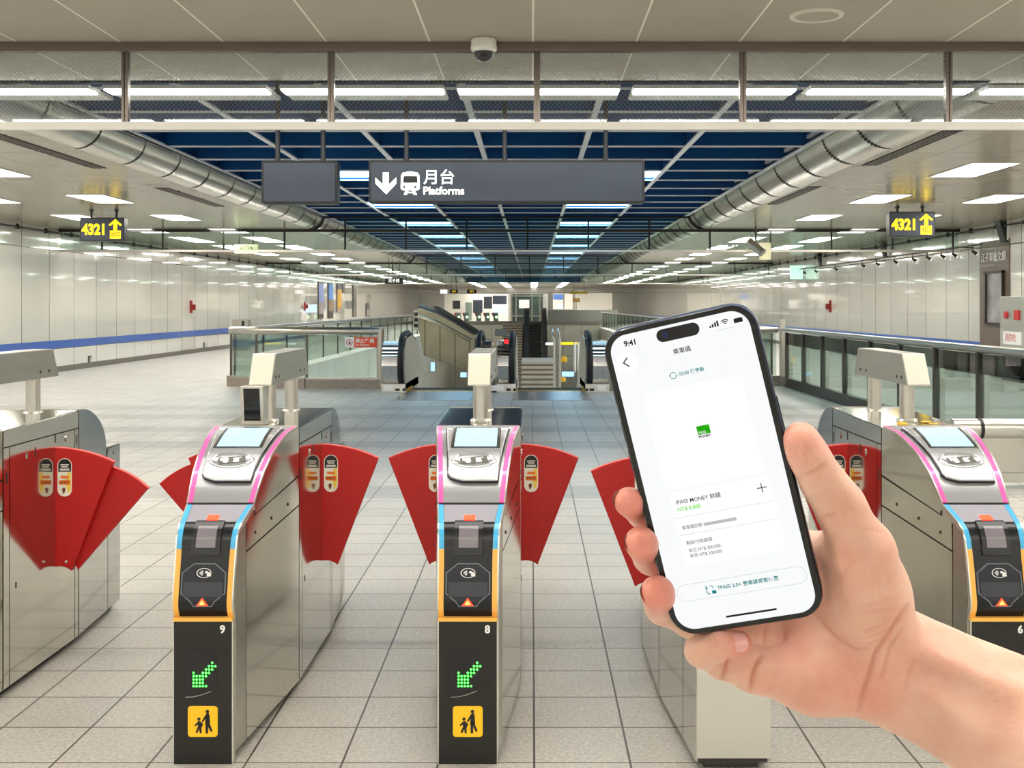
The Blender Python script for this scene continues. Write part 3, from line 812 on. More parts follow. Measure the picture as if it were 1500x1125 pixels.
def wing(root, s, kind='single'):
    "red sector wings that swing out of the cabinet side s"
    def sector(mb, pts, y0, y1): mb.prism(pts, 'y', y0, y1)
    def arc(a, b, bul, n=8):
        a = Vector(a); b = Vector(b); c = (a+b)/2; d = (b-a); q = Vector((-d.y, d.x)).normalized()
        if q.y < 0: q = -q
        return [tuple(a+d*i/n+q*bul*(1-(2*i/n-1)**2)) for i in range(n+1)]
    x0 = gw(5.1)+.002
    yA = 5.1-YO
    def flap(name, top0, top1, bot1, bot0, ya, yb):
        up = arc(top0, top1, .014); lo = arc(bot1, bot0, .01)
        pts = [(s*(x0+x), z) for x, z in up+lo]
        mb = MB(); mb.prism(pts, 'y', ya, yb)
        o = mb.build(name, [G['wing']], root, bevel=.003)
        e = MB(); vs = []; n = len(up)
        for x, z in up:
            for yy in (ya+.001, yb-.001):
                vs.append((s*(x0+x), yy, z+.0012)); vs.append((s*(x0+x), yy, z-.002))
        fs = []
        for i in range(n-1):
            b = i*4; fs += [(b, b+2, b+6, b+4), (b+1, b+5, b+7, b+3), (b, b+4, b+5, b+1), (b+2, b+3, b+7, b+6)]
        fs += [(0, 1, 3, 2), tuple((n-1)*4+q for q in (2, 3, 1, 0))]
        e.add(vs, fs); e.build('wing_edge', G['wing_edge'], o)  # lighter red along the top, a highlight put into the colour
        return o
    A = flap('wing', (0, .924), (.256, .862), (.074, .388), (0, .405), yA, yA+.03)
    if kind == 'double':
        flap('wing', (.215, .842), (.395, .742), (.086, .384), (.066, .40), yA+.032, yA+.058)
        MB().cyl((s*(x0+.052), yA-.004, .43), (s*(x0+.052), yA+.001, .43), .006, 12).build('pivot_pin', M['chrome'], A)
    # warning sticker, both lettering lines and drawing
    xc = s*(x0+.045); zc = .795; hw, hh = .031, .083; y = yA-.0012
    mb = MB(); mb.prism(rrect(xc-hw, xc+hw, zc-hh, zc+hh, .0305), 'y', y, yA); st = mb.build('warning_sticker', G['stk_w'], A)
    top = [p for p in rrect(xc-hw+.003, xc+hw-.003, zc-hh+.003, zc+hh-.003, .0275, 10) if p[1] > zc+.03]
    mb = MB(); mb.prism([(xc+hw-.003, zc+.025)]+top+[(xc-hw+.003, zc+.025)], 'y', y-.0004, y); mb.build('sticker_band', G['stk_b'], st)
    mb = MB(); mb.prism([(xc+hw-.0035, zc+.022), (xc+hw-.0035, zc-.052), (xc+hw-.016, zc-.072), (xc+.005, zc-.03), (xc+.012, zc+.022)], 'y', y-.0004, y); mb.build('sticker_field', G['stk_y'], st)
    mb = MB(); mb.prism([(xc-.024, zc-.012), (xc+.024, zc-.010), (xc+.024, zc-.032), (xc-.024, zc-.030)], 'y', y-.0008, y-.0004)
    mb.prism(rrect(xc-.018, xc+.018, zc-.004, zc+.008, .005, 3), 'y', y-.0008, y-.0004); mb.build('sticker_band', G['stk_o'], st)
    mb = MB()
    for q, (z, l) in enumerate(((.055, .036), (.046, .03), (.036, .042), (.031, .042))): mb.box(xc-l/2, xc+l/2, y-.0008, y-.0004, zc+z-.0022+(.001 if q > 1 else 0), zc+z+.0022)
    mb.build('sticker_lettering', G['stk_w'], st)
    mb = MB()
    for q in range(5): mb.box(xc-.02+q*.0085, xc-.0145+q*.0085, y-.0012, y-.0008, zc-.025, zc-.017)
    mb.prism([(xc-.012, zc-.05), (xc-.002, zc-.042), (xc+.004, zc-.05), (xc+.001, zc-.064), (xc-.006, zc-.072)], 'y', y-.0008, y)
    mb.build('sticker_drawing', mat('sticker brown', (120, 60, 26), .5) if 'sb' not in G else G['sb'], st)

GX = {'wide': -2.24, '9': -1.105, '8': -.215, 'exit': .665, '6': 1.575}
for k_, d_ in (('ec', ((226, 222, 206), .42, .35)), ('gwin', ((128, 122, 128), .25, 0)), ('pf', ((48, 50, 58), .3, 0)), ('sb', ((120, 60, 26), .5, 0))):
    G[k_] = mat('gate '+k_, d_[0], d_[1], d_[2])
g8 = thing('ticket_gate', 'steel ticket gate with number 8 on its black front, middle of the row', 'ticket gate', (GX['8'], YO, 0), 0, 'ticket gates in a row')
gate_body(g8, '8')
def base_copy(label, x, dy=0.0, rz=0.0, digit=None):
    c = copy_tree(g8); c['label'] = label; c.location = (x, YO+dy, 0); c.rotation_euler = (0, 0, rz)
    if digit:
        for k in kids(c):
            if k.name.startswith('front_panel'):
                for q in kids(k):
                    if q.name.startswith('number'):
                        if digit == '-': bpy.data.objects.remove(q); continue
                        q.data = text_data(digit, .036, .0003, 'CENTER', .0012); q.data.materials.clear(); q.data.materials.append(G['lettering'])
    return c
g9 = base_copy('steel ticket gate with number 9 on its black front and a black screen on top', GX['9'], digit='9')
g0 = base_copy('ticket gate cut off by the left edge, two fanned red wings on its aisle side', GX['wide'], dy=-.12, digit='-')
g7 = base_copy('ticket gate behind the phone, plain pale steel end panel toward the camera', GX['exit'], rz=PI, digit='-')
g6 = base_copy('ticket gate at right behind the forearm, black validator with glowing red arrow', GX['6'], digit='6')
wing(g8, -1); wing(g8, 1)
wing(g9, 1); wing(g9, -1, 'double')
wing(g0, 1, 'double')
wing(g6, -1); wing(g6, 1)
wing_root = g7
# the reversed gate carries its wings on the faces that look back to the camera
def wing_rev():
    tmp = thing('tmp', 'x', 'x'); wing(tmp, -1); wing(tmp, 1)
    for o in kids(tmp):
        o.parent = g7
        o.rotation_euler = (0, 0, PI)
        o.location = (0, 2*(5.1-YO)-.2*0, 0)
    bpy.data.objects.remove(tmp)
wing_rev()
# small screen box on gate 9 and yellow stickers on gate 6
mb = MB(); mb.prism([(4.66-YO, 1.055), (4.635-YO, 1.215), (4.70-YO, 1.215), (4.74-YO, 1.055)], 'x', -.075, .018)
d9 = mb.build('display_box', M['steel_pale'], g9, bevel=.003)
mb = MB(); mb.add([(-.062, 4.6562-YO, 1.073), (.004, 4.6562-YO, 1.073), (.004, 4.636-YO, 1.205), (-.062, 4.636-YO, 1.205), (-.062, 4.66-YO, 1.073), (.004, 4.66-YO, 1.073), (.004, 4.64-YO, 1.205), (-.062, 4.64-YO, 1.205)],
    [(0, 1, 2, 3), (7, 6, 5, 4), (0, 1, 5, 4), (1, 2, 6, 5), (2, 3, 7, 6), (3, 0, 4, 7)]); mb.build('screen', M['black_gloss'], d9)
for x, y in ((-.06, 4.68), (-.045, 4.74), (.075, 4.7), (.07, 4.78)):
    mb = MB(); mb.prism([(x+.022*math.cos(i*PI/8), y-YO+.022*math.sin(i*PI/8)) for i in range(16)], 'z', 1.0565, 1.0585)
    mb.build('yellow_sticker', M['yellow'], g6)
# ---------------------------------------------------------------- hanging signs
M['sign_box'] = mat('sign casing', (34, 34, 37), .4, .3)
M['sign_face'] = mat('sign face', (58, 66, 78), .38, .3, noise=.08, nscale=2)
M['sign_white'] = mat('lit white lettering', (255, 255, 250), .5, emit=1.3)
M['sign_yellow'] = mat('lit yellow lettering', (255, 222, 20), .5, emit=1.1, ecol=(255, 214, 10))
M['pole'] = mat('dark hanger', (58, 60, 64), .45, .5)
def hanging(name, label, cat, u0, u1, v0, v1, Y, rods, ztop, depth=.16, group=None):
    a = at(u0, v1, Y); b = at(u1, v0, Y); cx = (a.x+b.x)/2; w = (b.x-a.x)/2; h = b.z-a.z
    t = thing(name, label, cat, (cx, Y, a.z), 0, group)
    mb = MB(); mb.prism(rrect(-w, w, 0, h, .02, 4), 'y', 0, depth); bx = mb.build('casing', M['sign_box'], t, bevel=.006)
    mb = MB(); mb.prism(rrect(-w+.022, w-.022, .022, h-.022, .012, 4), 'y', -.004, 0); mb.build('face', M['sign_face'], t)
    for x in rods:
        mb = MB(); mb.cyl((x-cx, depth/2, h-.01), (x-cx, depth/2, ztop-a.z), .022, 12); mb.cyl((x-cx, depth/2, ztop-a.z-.03), (x-cx, depth/2, ztop-a.z), .04, 12)
        mb.build('hanger_rod', M['pole'], t, smooth=40)
    return t, cx, a.z, w, h
Ys = 10.4
xr = lambda u, Y=Ys: (u-CX)*Y/F
t, cx, z0, w, h = hanging('platform_sign', 'wide dark grey hanging sign with white arrow and train lettered Platforms', 'hanging sign', 540, 944.5, 234.5, 297.5, Ys, (xr(594), xr(739), xr(888)), ZG-.02)
k = Ys/F
def sx(u): return (u-CX)*k-cx
def sz(v): return EYE-(v-CY)*k-z0
ys_ = (-.0055, -.004)
mb = MB()
mb.prism([(sx(a), sz(b)) for a, b in ((561, 252.5), (569.5, 252.5), (569.5, 270.5), (580.5, 260), (580.5, 269), (566, 284.5), (550, 269), (550, 260), (561, 270.5))], 'y', *ys_)
mb.build('arrow', M['sign_white'], t)
mb = MB(); tr = [(sx(a), sz(b)) for a, b in ((587.5, 257), (590, 253), (601, 251), (612, 253), (614.5, 257), (615, 276), (612, 279), (590, 279), (587, 276))]
mb.prism(tr, 'y', *ys_); mb.prism([(sx(a), sz(b)) for a, b in ((594, 279), (598, 279), (596, 285.5), (591.5, 285.5))], 'y', *ys_); mb.prism([(sx(a), sz(b)) for a, b in ((604, 279), (608, 279), (611, 285.5), (606, 285.5))], 'y', *ys_)
mb.box(sx(594), sx(608), *ys_, sz(283), sz(281))
tn = mb.build('train_symbol', M['sign_white'], t)
mb = MB(); mb.prism([(sx(a), sz(b)) for a, b in ((591.5, 258), (611, 258), (612, 268), (590.5, 268))], 'y', -.007, -.0055)
mb.box(sx(594), sx(608), -.007, -.0055, sz(255.6), sz(254.4))
for a in (592, 608.5): mb.box(sx(a-1.6), sx(a+1.6), -.007, -.0055, sz(275.5), sz(272.5))
mb.build('train_windows', M['sign_box'], tn)
text('lettering', '月台', 22*k*1.06, M['sign_white'], t, (sx(620), -.0055, sz(261)), extrude=.001, bold=.0012)
text('lettering', 'Platforms', 15.8*k, M['sign_white'], t, (sx(619.5), -.0055, sz(280)), extrude=.001, bold=.0022)
hanging('blank_sign', 'smaller blank dark grey hanging sign left of the wide sign', 'hanging sign', 383, 494, 235.5, 298.5, Ys, (xr(404), xr(471)), ZG-.02)

for side, u0, u1, v0, v1, Y in (('left', 117, 182, 318.5, 353), ) and (('left', 117, 182, 318.5, 353, 21.3), ('right', 1303, 1370, 310, 347, 20.6)):
    kk = Y/F
    t, cx, z0, w, h = hanging('exit_sign', 'black hanging sign with yellow lit 4321 and up arrow on the %s' % side, 'hanging sign', u0, u1, v0, v1, Y, (at(u0+14, 0, Y).x, at(u0+51, 0, Y).x), ZC, .2)
    text('numbers', '4321', .27, M['sign_yellow'], t, (-w+.04, -.006, h*.47), extrude=.002, bold=.011, sx=.84)
    mb = MB(); x0 = w*.60; zt = h*.93
    mb.prism([(x0, zt), (x0+.125, h*.68), (x0+.09, h*.64), (x0+.035, h*.75), (x0+.035, h*.46), (x0-.035, h*.46), (x0-.035, h*.75), (x0-.09, h*.64), (x0-.125, h*.68)], 'y', -.007, -.004)
    mb.build('up_arrow', M['sign_yellow'], t)
    mb = MB(); mb.box(x0-.10, x0+.10, -.007, -.004, h*.10, h*.44); sq = mb.build('exit_box', M['sign_yellow'], t)
    text('lettering', '出口', .095, M['sign_box'], sq, (x0, -.0075, h*.27), align='CENTER', extrude=.001, bold=.002)

# pale sign hanging at the second smoke barrier, seen from behind; lit signs further on
def small_sign(label, u0, u1, v0, v1, Y, m, name='direction_sign', lines=0, ink=None, ztop=ZC, txt=None):
    a = at(u0, v1, Y); b = at(u1, v0, Y); w = (b.x-a.x)/2; h = b.z-a.z
    t = thing(name, label, 'hanging sign', ((a.x+b.x)/2, Y, a.z))
    MB().box(-w, w, 0, .12, 0, h).build('casing', m, t)
    if ztop > b.z+.02:
        for s in (-.6, .6): MB().cyl((s*w, .06, h), (s*w, .06, ztop-a.z), .015, 8).build('hanger_rod', M['dark_rail'], t)
    if txt: text('lettering', txt, h*.62, ink, t, (0, -.003, h*.5), align='CENTER', extrude=.001)
    return t
M['cream_lit'] = mat('cream lit sign', (240, 236, 190), .5, emit=.35)
M['white_lit'] = mat('white lit sign', (255, 255, 250), .5, emit=1.2)
M['ink'] = mat('dark ink', (60, 58, 50), .6)
small_sign('cream sign with arrow just behind the second smoke barrier on the left', 343, 377, 358, 371, 27.4, M['cream_lit'], ink=M['ink'], txt='出口↑')
small_sign('black sign with white lit lettering far down the left aisle', 564, 590, 407, 416, 46, M['sign_box'], ink=M['white_lit'], txt='洗手間')
small_sign('small white lit box sign over the far end of the void', 645, 655, 424.5, 430, 79, M['white_lit'])
small_sign('yellow lit sign over the far gates, left one of two', 659, 671, 424.5, 429.5, 79, M['sign_box'], ink=M['sign_yellow'], txt='出口')
small_sign('yellow lit sign over the far gates, right one of two', 684, 698, 424.5, 429.5, 79, M['sign_box'], ink=M['sign_yellow'], txt='出口')
small_sign('long dim yellow sign far over the lift lobby', 835, 861, 427, 430.5, 79, mat('dim yellow', (170, 150, 30), .5, emit=.15))

# ---------------------------------------------------------------- stainless glazed railings
def railing(label, pts, Z0, zr, glass, panel_len, plinth=True, rail_r=.045, posts=True, curved=False, rail_m='steel'):
    p0 = Vector((pts[0][0], pts[0][1], 0)); t = thing('glass_railing', label, 'railing', p0)
    L = [Vector((x, y, 0))-p0 for x, y in pts]
    MB().tube([q+Vector((0, 0, zr)) for q in L], rail_r, 12).build('handrail', M[rail_m], t, smooth=50)
    for a, b in zip(L, L[1:]):
        d = (b-a); l = d.length; d.normalize(); q = Vector((-d.y, d.x, 0)); n = max(1, round(l/panel_len))
        for i in range(n):
            s = a+d*(l*i/n+.015); e = a+d*(l*(i+1)/n-.015)
            vs = [s+q*.006, s-q*.006, e-q*.006, e+q*.006]
            mb = MB(); mb.add([v+Vector((0, 0, z)) for z in (Z0, zr-rail_r) for v in vs], [(0, 1, 2, 3), (7, 6, 5, 4), (0, 1, 5, 4), (1, 2, 6, 5), (2, 3, 7, 6), (3, 0, 4, 7)])
            mb.build('glass_panel', M[glass], t)
            if posts:
                mb = MB(); c = a+d*(l*i/n); mb.box(c.x-.02, c.x+.02, c.y-.02, c.y+.02, Z0*.9, zr-rail_r*.5); mb.build('post', M[posts if isinstance(posts, str) else 'steel_dark'], t)
        if plinth:
            s, e = a-q*.11, b-q*.11; s2, e2 = a+q*.11, b+q*.11
            mb = MB(); mb.add([v+Vector((0, 0, z)) for z in (0, Z0-.03) for v in (s, e, e2, s2)], [(0, 1, 2, 3), (7, 6, 5, 4), (0, 1, 5, 4), (1, 2, 6, 5), (2, 3, 7, 6), (3, 0, 4, 7)])
            mb.build('granite_plinth', M['granite'], t)
            s, e = a-q*.12, b-q*.12; s2, e2 = a+q*.12, b+q*.12
            mb = MB(); mb.add([v+Vector((0, 0, z)) for z in (Z0-.03, Z0) for v in (s, e, e2, s2)], [(0, 1, 2, 3), (7, 6, 5, 4), (0, 1, 5, 4), (1, 2, 6, 5), (2, 3, 7, 6), (3, 0, 4, 7)])
            mb.build('plinth_cap', M['steel'], t)
    return t
lr = railing('glass railing with fat steel handrail and granite plinth left of the escalators', [(-5.78, 22.05), (-5.2, 21.65), (-4.2, 21.42), (-2.82, 21.36)], .2, 1.07, 'glass_green', 2.4, rail_r=.075)
MB().cyl((2.96, -.69, 0), (2.96, -.69, 1.12), .07, 16).build('end_post', M['steel'], lr, smooth=40)
railing('long glass railing running down the left edge of the void', [(-5.8, 22.4), (-5.8, 79.5)], .12, 1.07, 'glass_green', 2.4, plinth=False)
railing('glass railing beside the right escalator, mostly hidden by the phone', [(1.62, 21.35), (3.4, 21.45), (4.72, 22.1)], .2, 1.07, 'glass_green', 1.6, rail_r=.06)
railing('long glass railing running down the right edge of the void', [(4.85, 23.2), (4.85, 79.5)], .12, 1.07, 'glass_green', 2.4, plinth=False)
# no-climbing notice on the left railing
t = thing('notice', 'orange and white no climbing notice on the left glass railing', 'notice', (0, 21.31, 0)); 
a, b = at(505, 509, 21.31), at(552, 494, 21.31); wn = b.x-a.x; hn = b.z-a.z
t.location = (a.x, 21.31, a.z)
M['orange'] = mat('notice orange', (232, 78, 36), .5)
MB().box(wn*.29, wn, 0, .006, 0, hn).build('orange_field', M['orange'], t)
MB().box(0, wn*.29, 0, .006, 0, hn).build('white_field', M['white'], t)
mb = MB(); mb.tube([(wn*.145+.055*math.cos(i*PI/12), -.001, hn/2+.055*math.sin(i*PI/12)) for i in range(24)], .006, 6, closed=True); mb.tube([(wn*.145-.038, -.001, hn/2+.038), (wn*.145+.038, -.001, hn/2-.038)], .005, 6); mb.build('prohibition_ring', mat('sign red', (200, 30, 30), .5), t)
mb = MB(); mb.ball((wn*.145+.006, -.001, hn/2+.025), .010, 8, sc=(1, .3, 1)); mb.prism([(wn*.145-.012, hn/2+.016), (wn*.145+.014, hn/2+.014), (wn*.145+.02, hn/2-.03), (wn*.145-.016, hn/2-.034)], 'y', -.002, 0); mb.build('climbing_figure', M['black'], t)
text('lettering', '禁止攀爬', .088, M['white'], t, (wn*.33, -.002, hn*.62), extrude=.0008, bold=.002)
text('lettering', 'No Climbing', .05, M['white'], t, (wn*.33, -.002, hn*.24), extrude=.0008, bold=.001)

# fence at right, from the gates back to the void: dark posts with paired pale posts, smoked upper band
t = thing('fence', 'steel and glass fence with dark posts and round handrail along the right', 'fence', (4.88, 0, 0))
fy = [9.8+1.35*i for i in range(10)]
MB().tube([(0, 8.2, 1.07), (0, 22.6, 1.07)], .045, 12).build('handrail', M['steel'], t, smooth=50)
MB().box(-.05, .05, 8.2, 22.6, 0, .17).build('sill', M['steel_dark'], t)
for i, y in enumerate(fy):
    MB().box(-.03, .03, y-.035, y+.035, .17, 1.06).build('dark_post', M['steel_dark'], t)
    MB().box(.06, .12, y+.02, y+.09, .0, .86).build('pale_post', M['steel_pale'], t)
    if i < len(fy)-1:
        MB().box(-.005, .005, y+.04, fy[i+1]-.04, .17, .80).build('glass_panel', M['glass'], t)
        MB().box(-.005, .005, y+.04, fy[i+1]-.04, .80, 1.02).build('smoked_panel', M['glass_smoke'], t)
mb = MB(); mb.box(-.045, .045, 22.3, 22.4, 0, 1.28); mb.build('end_post', M['steel'], t)
# low steel barrier with a round top beside the right gate
t = thing('low_barrier', 'low pale steel barrier with a thick round top behind the right gate', 'barrier', (3.5, 9.7, 0))
MB().cyl((.05, 0, .50), (1.33, 0, .50), .085, 24).build('round_top', M['steel_pale'], t, smooth=40)
MB().cyl((.27, 0, .50), (.30, 0, .50), .089, 24).build('collar', M['rubber'], t, smooth=40)
MB().box(.06, 1.33, -.03, .03, .14, .47).build('panel', M['steel_pale'], t); MB().box(.06, 1.33, -.04, .04, .05, .13).build('panel', M['steel_pale'], t)
for x in (.1, 1.25): MB().box(x-.02, x+.02, -.02, .02, 0, .06).build('foot', M['steel_dark'], t)

# ---------------------------------------------------------------- escalators down to the platforms
def escalator(xc, label, slope_to=-5.05):
    t = thing('escalator', label, 'escalator', (xc, 20.0, 0))
    hw = .69
    run = 9.0; y0, y1 = 1.6, 1.6+run
    for s in (-1, 1):
        # inner balustrade: steel sheet that follows the incline
        prof = [(.45, .12), (.30, .30), (.24, .55), (.30, .80), (.50, .95), (1.6, .99), (y0+1.0, .80), (y1, .99-5.05+.2), (y1, -5.05), (y0+.2, -.35), (.45, -.05)]
        mb = MB(); mb.prism(prof, 'x', s*(hw-.02), s*(hw-.075)); mb.build('balustrade', M['steel'], t)
        # moving black handrail loop at the newel
        loop = [(hw*s, y0+.9, .88), (hw*s, 1.5, 1.04), (hw*s, .62, 1.02), (hw*s, .38, .92), (hw*s, .22, .72), (hw*s, .18, .52), (hw*s, .25, .32), (hw*s, .42, .18), (hw*s, .6, .14)]
        loop = [(hw*s, y1, 1.04-5.05+.2)]+loop
        mb = MB(); mb.tube(loop, .05, 10); mb.build('handrail', M['rubber'], t, smooth=60)
        # outer deck: big rounded stainless casing
        wo = .34 if s*(-1 if xc < 0 else 1) > 0 else (.22 if xc < 0 else .26)
        xo = (s*(hw+.05), s*(hw+wo)); xa, xb = min(xo), max(xo)
        prof = [(.42, .16), (.30, .30), (.25, .48), (.28, .66), (.40, .84), (.55, .90), (1.7, .90), (2.6, .70), (2.6, .16)]
        mb = MB(); mb.prism(prof, 'x', xa, xb); dk = mb.build('newel_casing', M['chrome'], t, bevel=.01)
        mb = MB()
        for z, y in ((.70, .297), (.76, .335), (.83, .385)): mb.box(xa, xb, y-.02, y+.01, z-.012, z+.012)
        mb.build('casing_ribs', M['steel_dark'], dk)
        mb = MB(); mb.box(min(s*(hw-.075), s*(hw+wo+.01)), max(s*(hw-.075), s*(hw+wo+.01)), .34, 2.7, 0, .16); bs = mb.build('base', M['steel_pale'], t, bevel=.008)
        mb = MB(); c = s*(hw+.22); mb.box(c-.075, c+.075, .332, .34, .035, .13); mb.build('plate', M['white'], bs)
        mb = MB(); c = s*(hw+.05); mb.box(c-.05, c+.03, .33, .34, .03, .075); mb.cyl((c-.10*s, .333, .05), (c-.10*s, .34, .05), .028, 14); mb.build('key_switch', M['black'], bs)
        mb = MB(); mb.box(min(s*(hw-.08), s*(hw-.03)), max(s*(hw-.08), s*(hw-.03)), .5, 1.5, 0, .05); mb.build('brush', M['yellow'], t)
    MB().box(-hw+.06, hw-.06, -1.35, .72, .001, .006).build('floor_plate', mat('floor plate steel', (176, 182, 186), .22, 1.0, bump=.05, bscale=120) if 'fp' not in M else M['fp'], t)
    mb = MB(); mb.box(-hw+.08, hw-.08, .70, .80, .004, .012); mb.build('comb_plate', M['yellow'], t)
    st = MB(); n = 24
    y = .8; z = -.0
    steps = []
    for i in range(n):
        dz = 0 if i < 2 else .21
        z -= dz; steps.append((y, z)); y += .40
        if z < -4.9: break
    for y, z in steps:
        st.box(-hw+.09, hw-.09, y, y+.42, z-.25, z-.004)
    st.build('step_band', M['seam'], t)
    ln = MB()
    for y, z in steps: ln.box(-hw+.09, hw-.09, y+.385, y+.42, z-.004, z)
    ln.build('step_edge', mat('step edge', (150, 146, 110), .5) if 'se' not in M else M['se'], t)
    return t
M['fp'] = mat('floor plate steel', (176, 182, 186), .22, 1.0, bump=.05, bscale=120); M['se'] = mat('step edge', (150, 146, 110), .5)
escalator(-1.63, 'left of the two descending escalators, black handrails and polished newels')
esc2 = escalator(.335, 'right of the two descending escalators, with the stairs seen past it')
struct('floor', MB().box(-2.72, 1.55, 20.7, 20.74, -1.2, -.01), M['steel_dark'])
mb = MB(); mb.box(-.33-.12+.02, -.33-.12+.08, 0, .05, .0, .01)
# red stop light on the right escalator's newel
q = at(742, 503, 20.27)-Vector((.335, 20, 0))
ih = MB().box(q.x-.05, q.x+.05, .22, .31, q.z-.1, q.z+.1).build('indicator', M['black'], esc2); MB().box(q.x-.035, q.x+.035, .212, .22, q.z, q.z+.07).build('lamp', mat('red indicator', (255, 40, 40), .4, emit=3, ecol=(255, 20, 30)), ih)

# crossing escalator cased in stainless steel, inside the void on the left
Yc = 31.0
def cased(label, Y, pts, depth):
    p = [at(u, v, Y) for u, v in pts]; o = p[0].copy()
    t = thing('escalator_casing', label, 'escalator', (o.x, Y, o.z))
    mb = MB(); mb.prism([(q.x-o.x, q.z-o.z) for q in p], 'y', 0, depth); mb.build('truss_panel', M['casing'], t, bevel=.02)
    return t, o
M['casing'] = mat('champagne steel', (170, 162, 138), .3, .9, noise=.12, nscale=1.5, bump=.08, bscale=2)
t, o = cased('big stainless casing of an escalator slanting down to the right inside the void', Yc, [(613, 450), (640, 459), (668, 474), (692, 489), (704, 490), (704, 549), (688, 546), (660, 535), (620, 520), (614, 486)], .12)
mb = MB()
for u, va, vb in ((622.5, 462, 522), (644.5, 472, 530), (666.5, 487, 538), (688, 499, 546)):
    a = at(u, vb, Yc); b = at(u, va, Yc); mb.box(a.x-o.x-.01, a.x-o.x+.01, -.004, 0, a.z-o.z, b.z-o.z)
mb.build('panel_seam', M['seam'], t)
mb = MB(); pts = [at(u, v, Yc)-o for u, v in ((613, 449), (640, 458), (668, 473), (692, 488), (706, 489))]; mb.tube([(q.x, .05, q.z) for q in pts], .06, 8); mb.build('coping', M['steel_dark'], t, smooth=50)
mb = MB(); pts = [at(u, v, Yc)-o for u, v in ((613, 462), (640, 472), (668, 487), (690, 499))]; mb.tube([(q.x, -.01, q.z) for q in pts], .05, 8); mb.build('lower_moulding', M['casing'], t, smooth=50)
mb = MB(); mb.prism([((at(u, v, Yc+1.6)-o).x, (at(u, v, Yc+1.6)-o).z) for u, v in [(634, 449), (641, 448), (672, 466), (702, 484), (702, 492), (690, 488), (660, 470), (640, 457)]], 'y', 1.6, 1.72); mb.build('rear_parapet', M['steel_dark'], t)
hh = 30*31/F; q = at(609.5, 484, Yc)-o
pc = MB().box(q.x-.07, q.x+.07, 0, .12, q.z, q.z+hh).build('end_column', M['steel'], t)
for i in range(3): MB().box(q.x-.05, q.x+.05, -.01, 0, q.z+hh*(.15+.28*i), q.z+hh*(.32+.28*i)).build('dark_insert', M['black'], pc)

# stairs rising on the far side of the void with a pale landing, and the far escalator and stairs
M['stair'] = mat('pale stone steps', (196, 184, 164), .5, noise=.08, nscale=6); M['riser'] = mat('step shadow joint', (120, 106, 90), .6)
def stairs(label, x0, x1, y0, z0, n, rise, tread, landing):
    t = thing('staircase', label, 'staircase', (x0, y0, z0))
    mb = MB(); ri = MB()
    for i in range(n):
        mb.box(0, x1-x0, i*tread, n*tread+landing, i*rise, (i+1)*rise)
        ri.box(0, x1-x0, i*tread-.012, i*tread, i*rise, i*rise+rise*.45)  # darker strip along the foot of each riser
    mb.build('steps', M['stair'], t); ri.build('step_joint', M['riser'], t)
    return t
stairs('pale stone stairs with a landing seen past the right escalator', at(763, 0, 42).x, at(815, 0, 42).x, 38.5, -3.55, 18, .165, .30, 3.0)
stairs('distant stairs climbing to the far end of the void', at(735, 0, 76).x, at(765, 0, 76).x, 68, -4.95, 30, .175, .38, .45)
t = thing('escalator', 'distant dark escalator with bright steel sides at the far end', 'escalator', (at(784.5, 0, 76).x, 68, -4.95)); w2 = 9*76/F
mb = MB()
for i in range(30): mb.box(-w2, w2, i*.38, 11.6, i*.175, (i+1)*.175-.01)
mb.build('step_band', M['black'], t)
mb = MB()
for i in range(30): mb.box(-w2, w2, i*.38-.02, i*.38, (i+1)*.175-.05, (i+1)*.175-.005)
mb.build('step_edge', mat('far step edge', (110, 108, 92), .5), t)
for s in (-1, 1):
    mb = MB(); mb.prism([(-.5, 0), (-.5, .9), (11, 6.25), (12, 6.35), (12, 5.2), (11, 5.2)], 'x', s*(w2+.02), s*(w2+.36)); mb.build('balustrade', M['steel_pale'], t)
t = thing('handrail_post', 'tall steel handrail standing beside the stone stairs', 'handrail', tuple(at(815, 566, 33)))
kk = 33/F
mb = MB()
for dx in (0, .16): mb.tube([(dx-.06, 0, 0), (dx-.06, 0, 66*kk), (dx-.1, .1, 78*kk), (dx-.12, .5, 84*kk)], .035, 8)
mb.build('tubes', M['steel'], t, smooth=60)

# things on the platform level glimpsed through the void
def lit_box(label, u, v, Y, wpx, hpx, m, name='lit_panel', cat='lit panel', dep=.1):
    p = at(u, v, Y); k = Y/F; t = thing(name, label, cat, tuple(p))
    MB().box(-wpx*k/2, wpx*k/2, 0, dep, -hpx*k/2, hpx*k/2).build('casing', M['steel_dark'], t); MB().box(-wpx*k/2+.01, wpx*k/2-.01, -.01, 0, -hpx*k/2+.01, hpx*k/2-.01).build('face', m, t)
    return t
M['blue_lit'] = mat('pale blue display', (170, 215, 255), .4, emit=1.0)
lit_box('pale blue lit display below the left escalator opening', 679, 549, 36, 10, 8, M['blue_lit'], 'display', 'display')
lit_box('pale blue lit display below the right escalator opening', 832, 548, 36, 19, 8, M['blue_lit'], 'display', 'display')
lit_box('slim blue lit display at the foot of the slanting casing', 634, 537, 33, 7, 14, M['blue_lit'], 'display', 'display')
lit_box('yellow lit strip beyond the right escalator', 833, 503, 60, 26, 4, M['sign_yellow'], 'light_strip', 'light strip')
lit_box('white lit strip under the far kerb', 805, 503.5, 60, 12, 4, M['white_lit'], 'light_strip', 'light strip')
lit_box('grey slatted grille at the head of the far stairs', 734, 487, 62, 18, 10, mat('grey grille', (120, 126, 126), .5), 'wall_grille', 'grille')
fn = thing('fence', 'white slatted platform fence glimpsed right of the stone stairs', 'fence', tuple(at(842, 545, 45)))
for i in range(5):
    MB().cyl((i*.16, i*.5, 0), (i*.16, i*.5, 1.15), .05, 10).build('post', M['white'], fn)
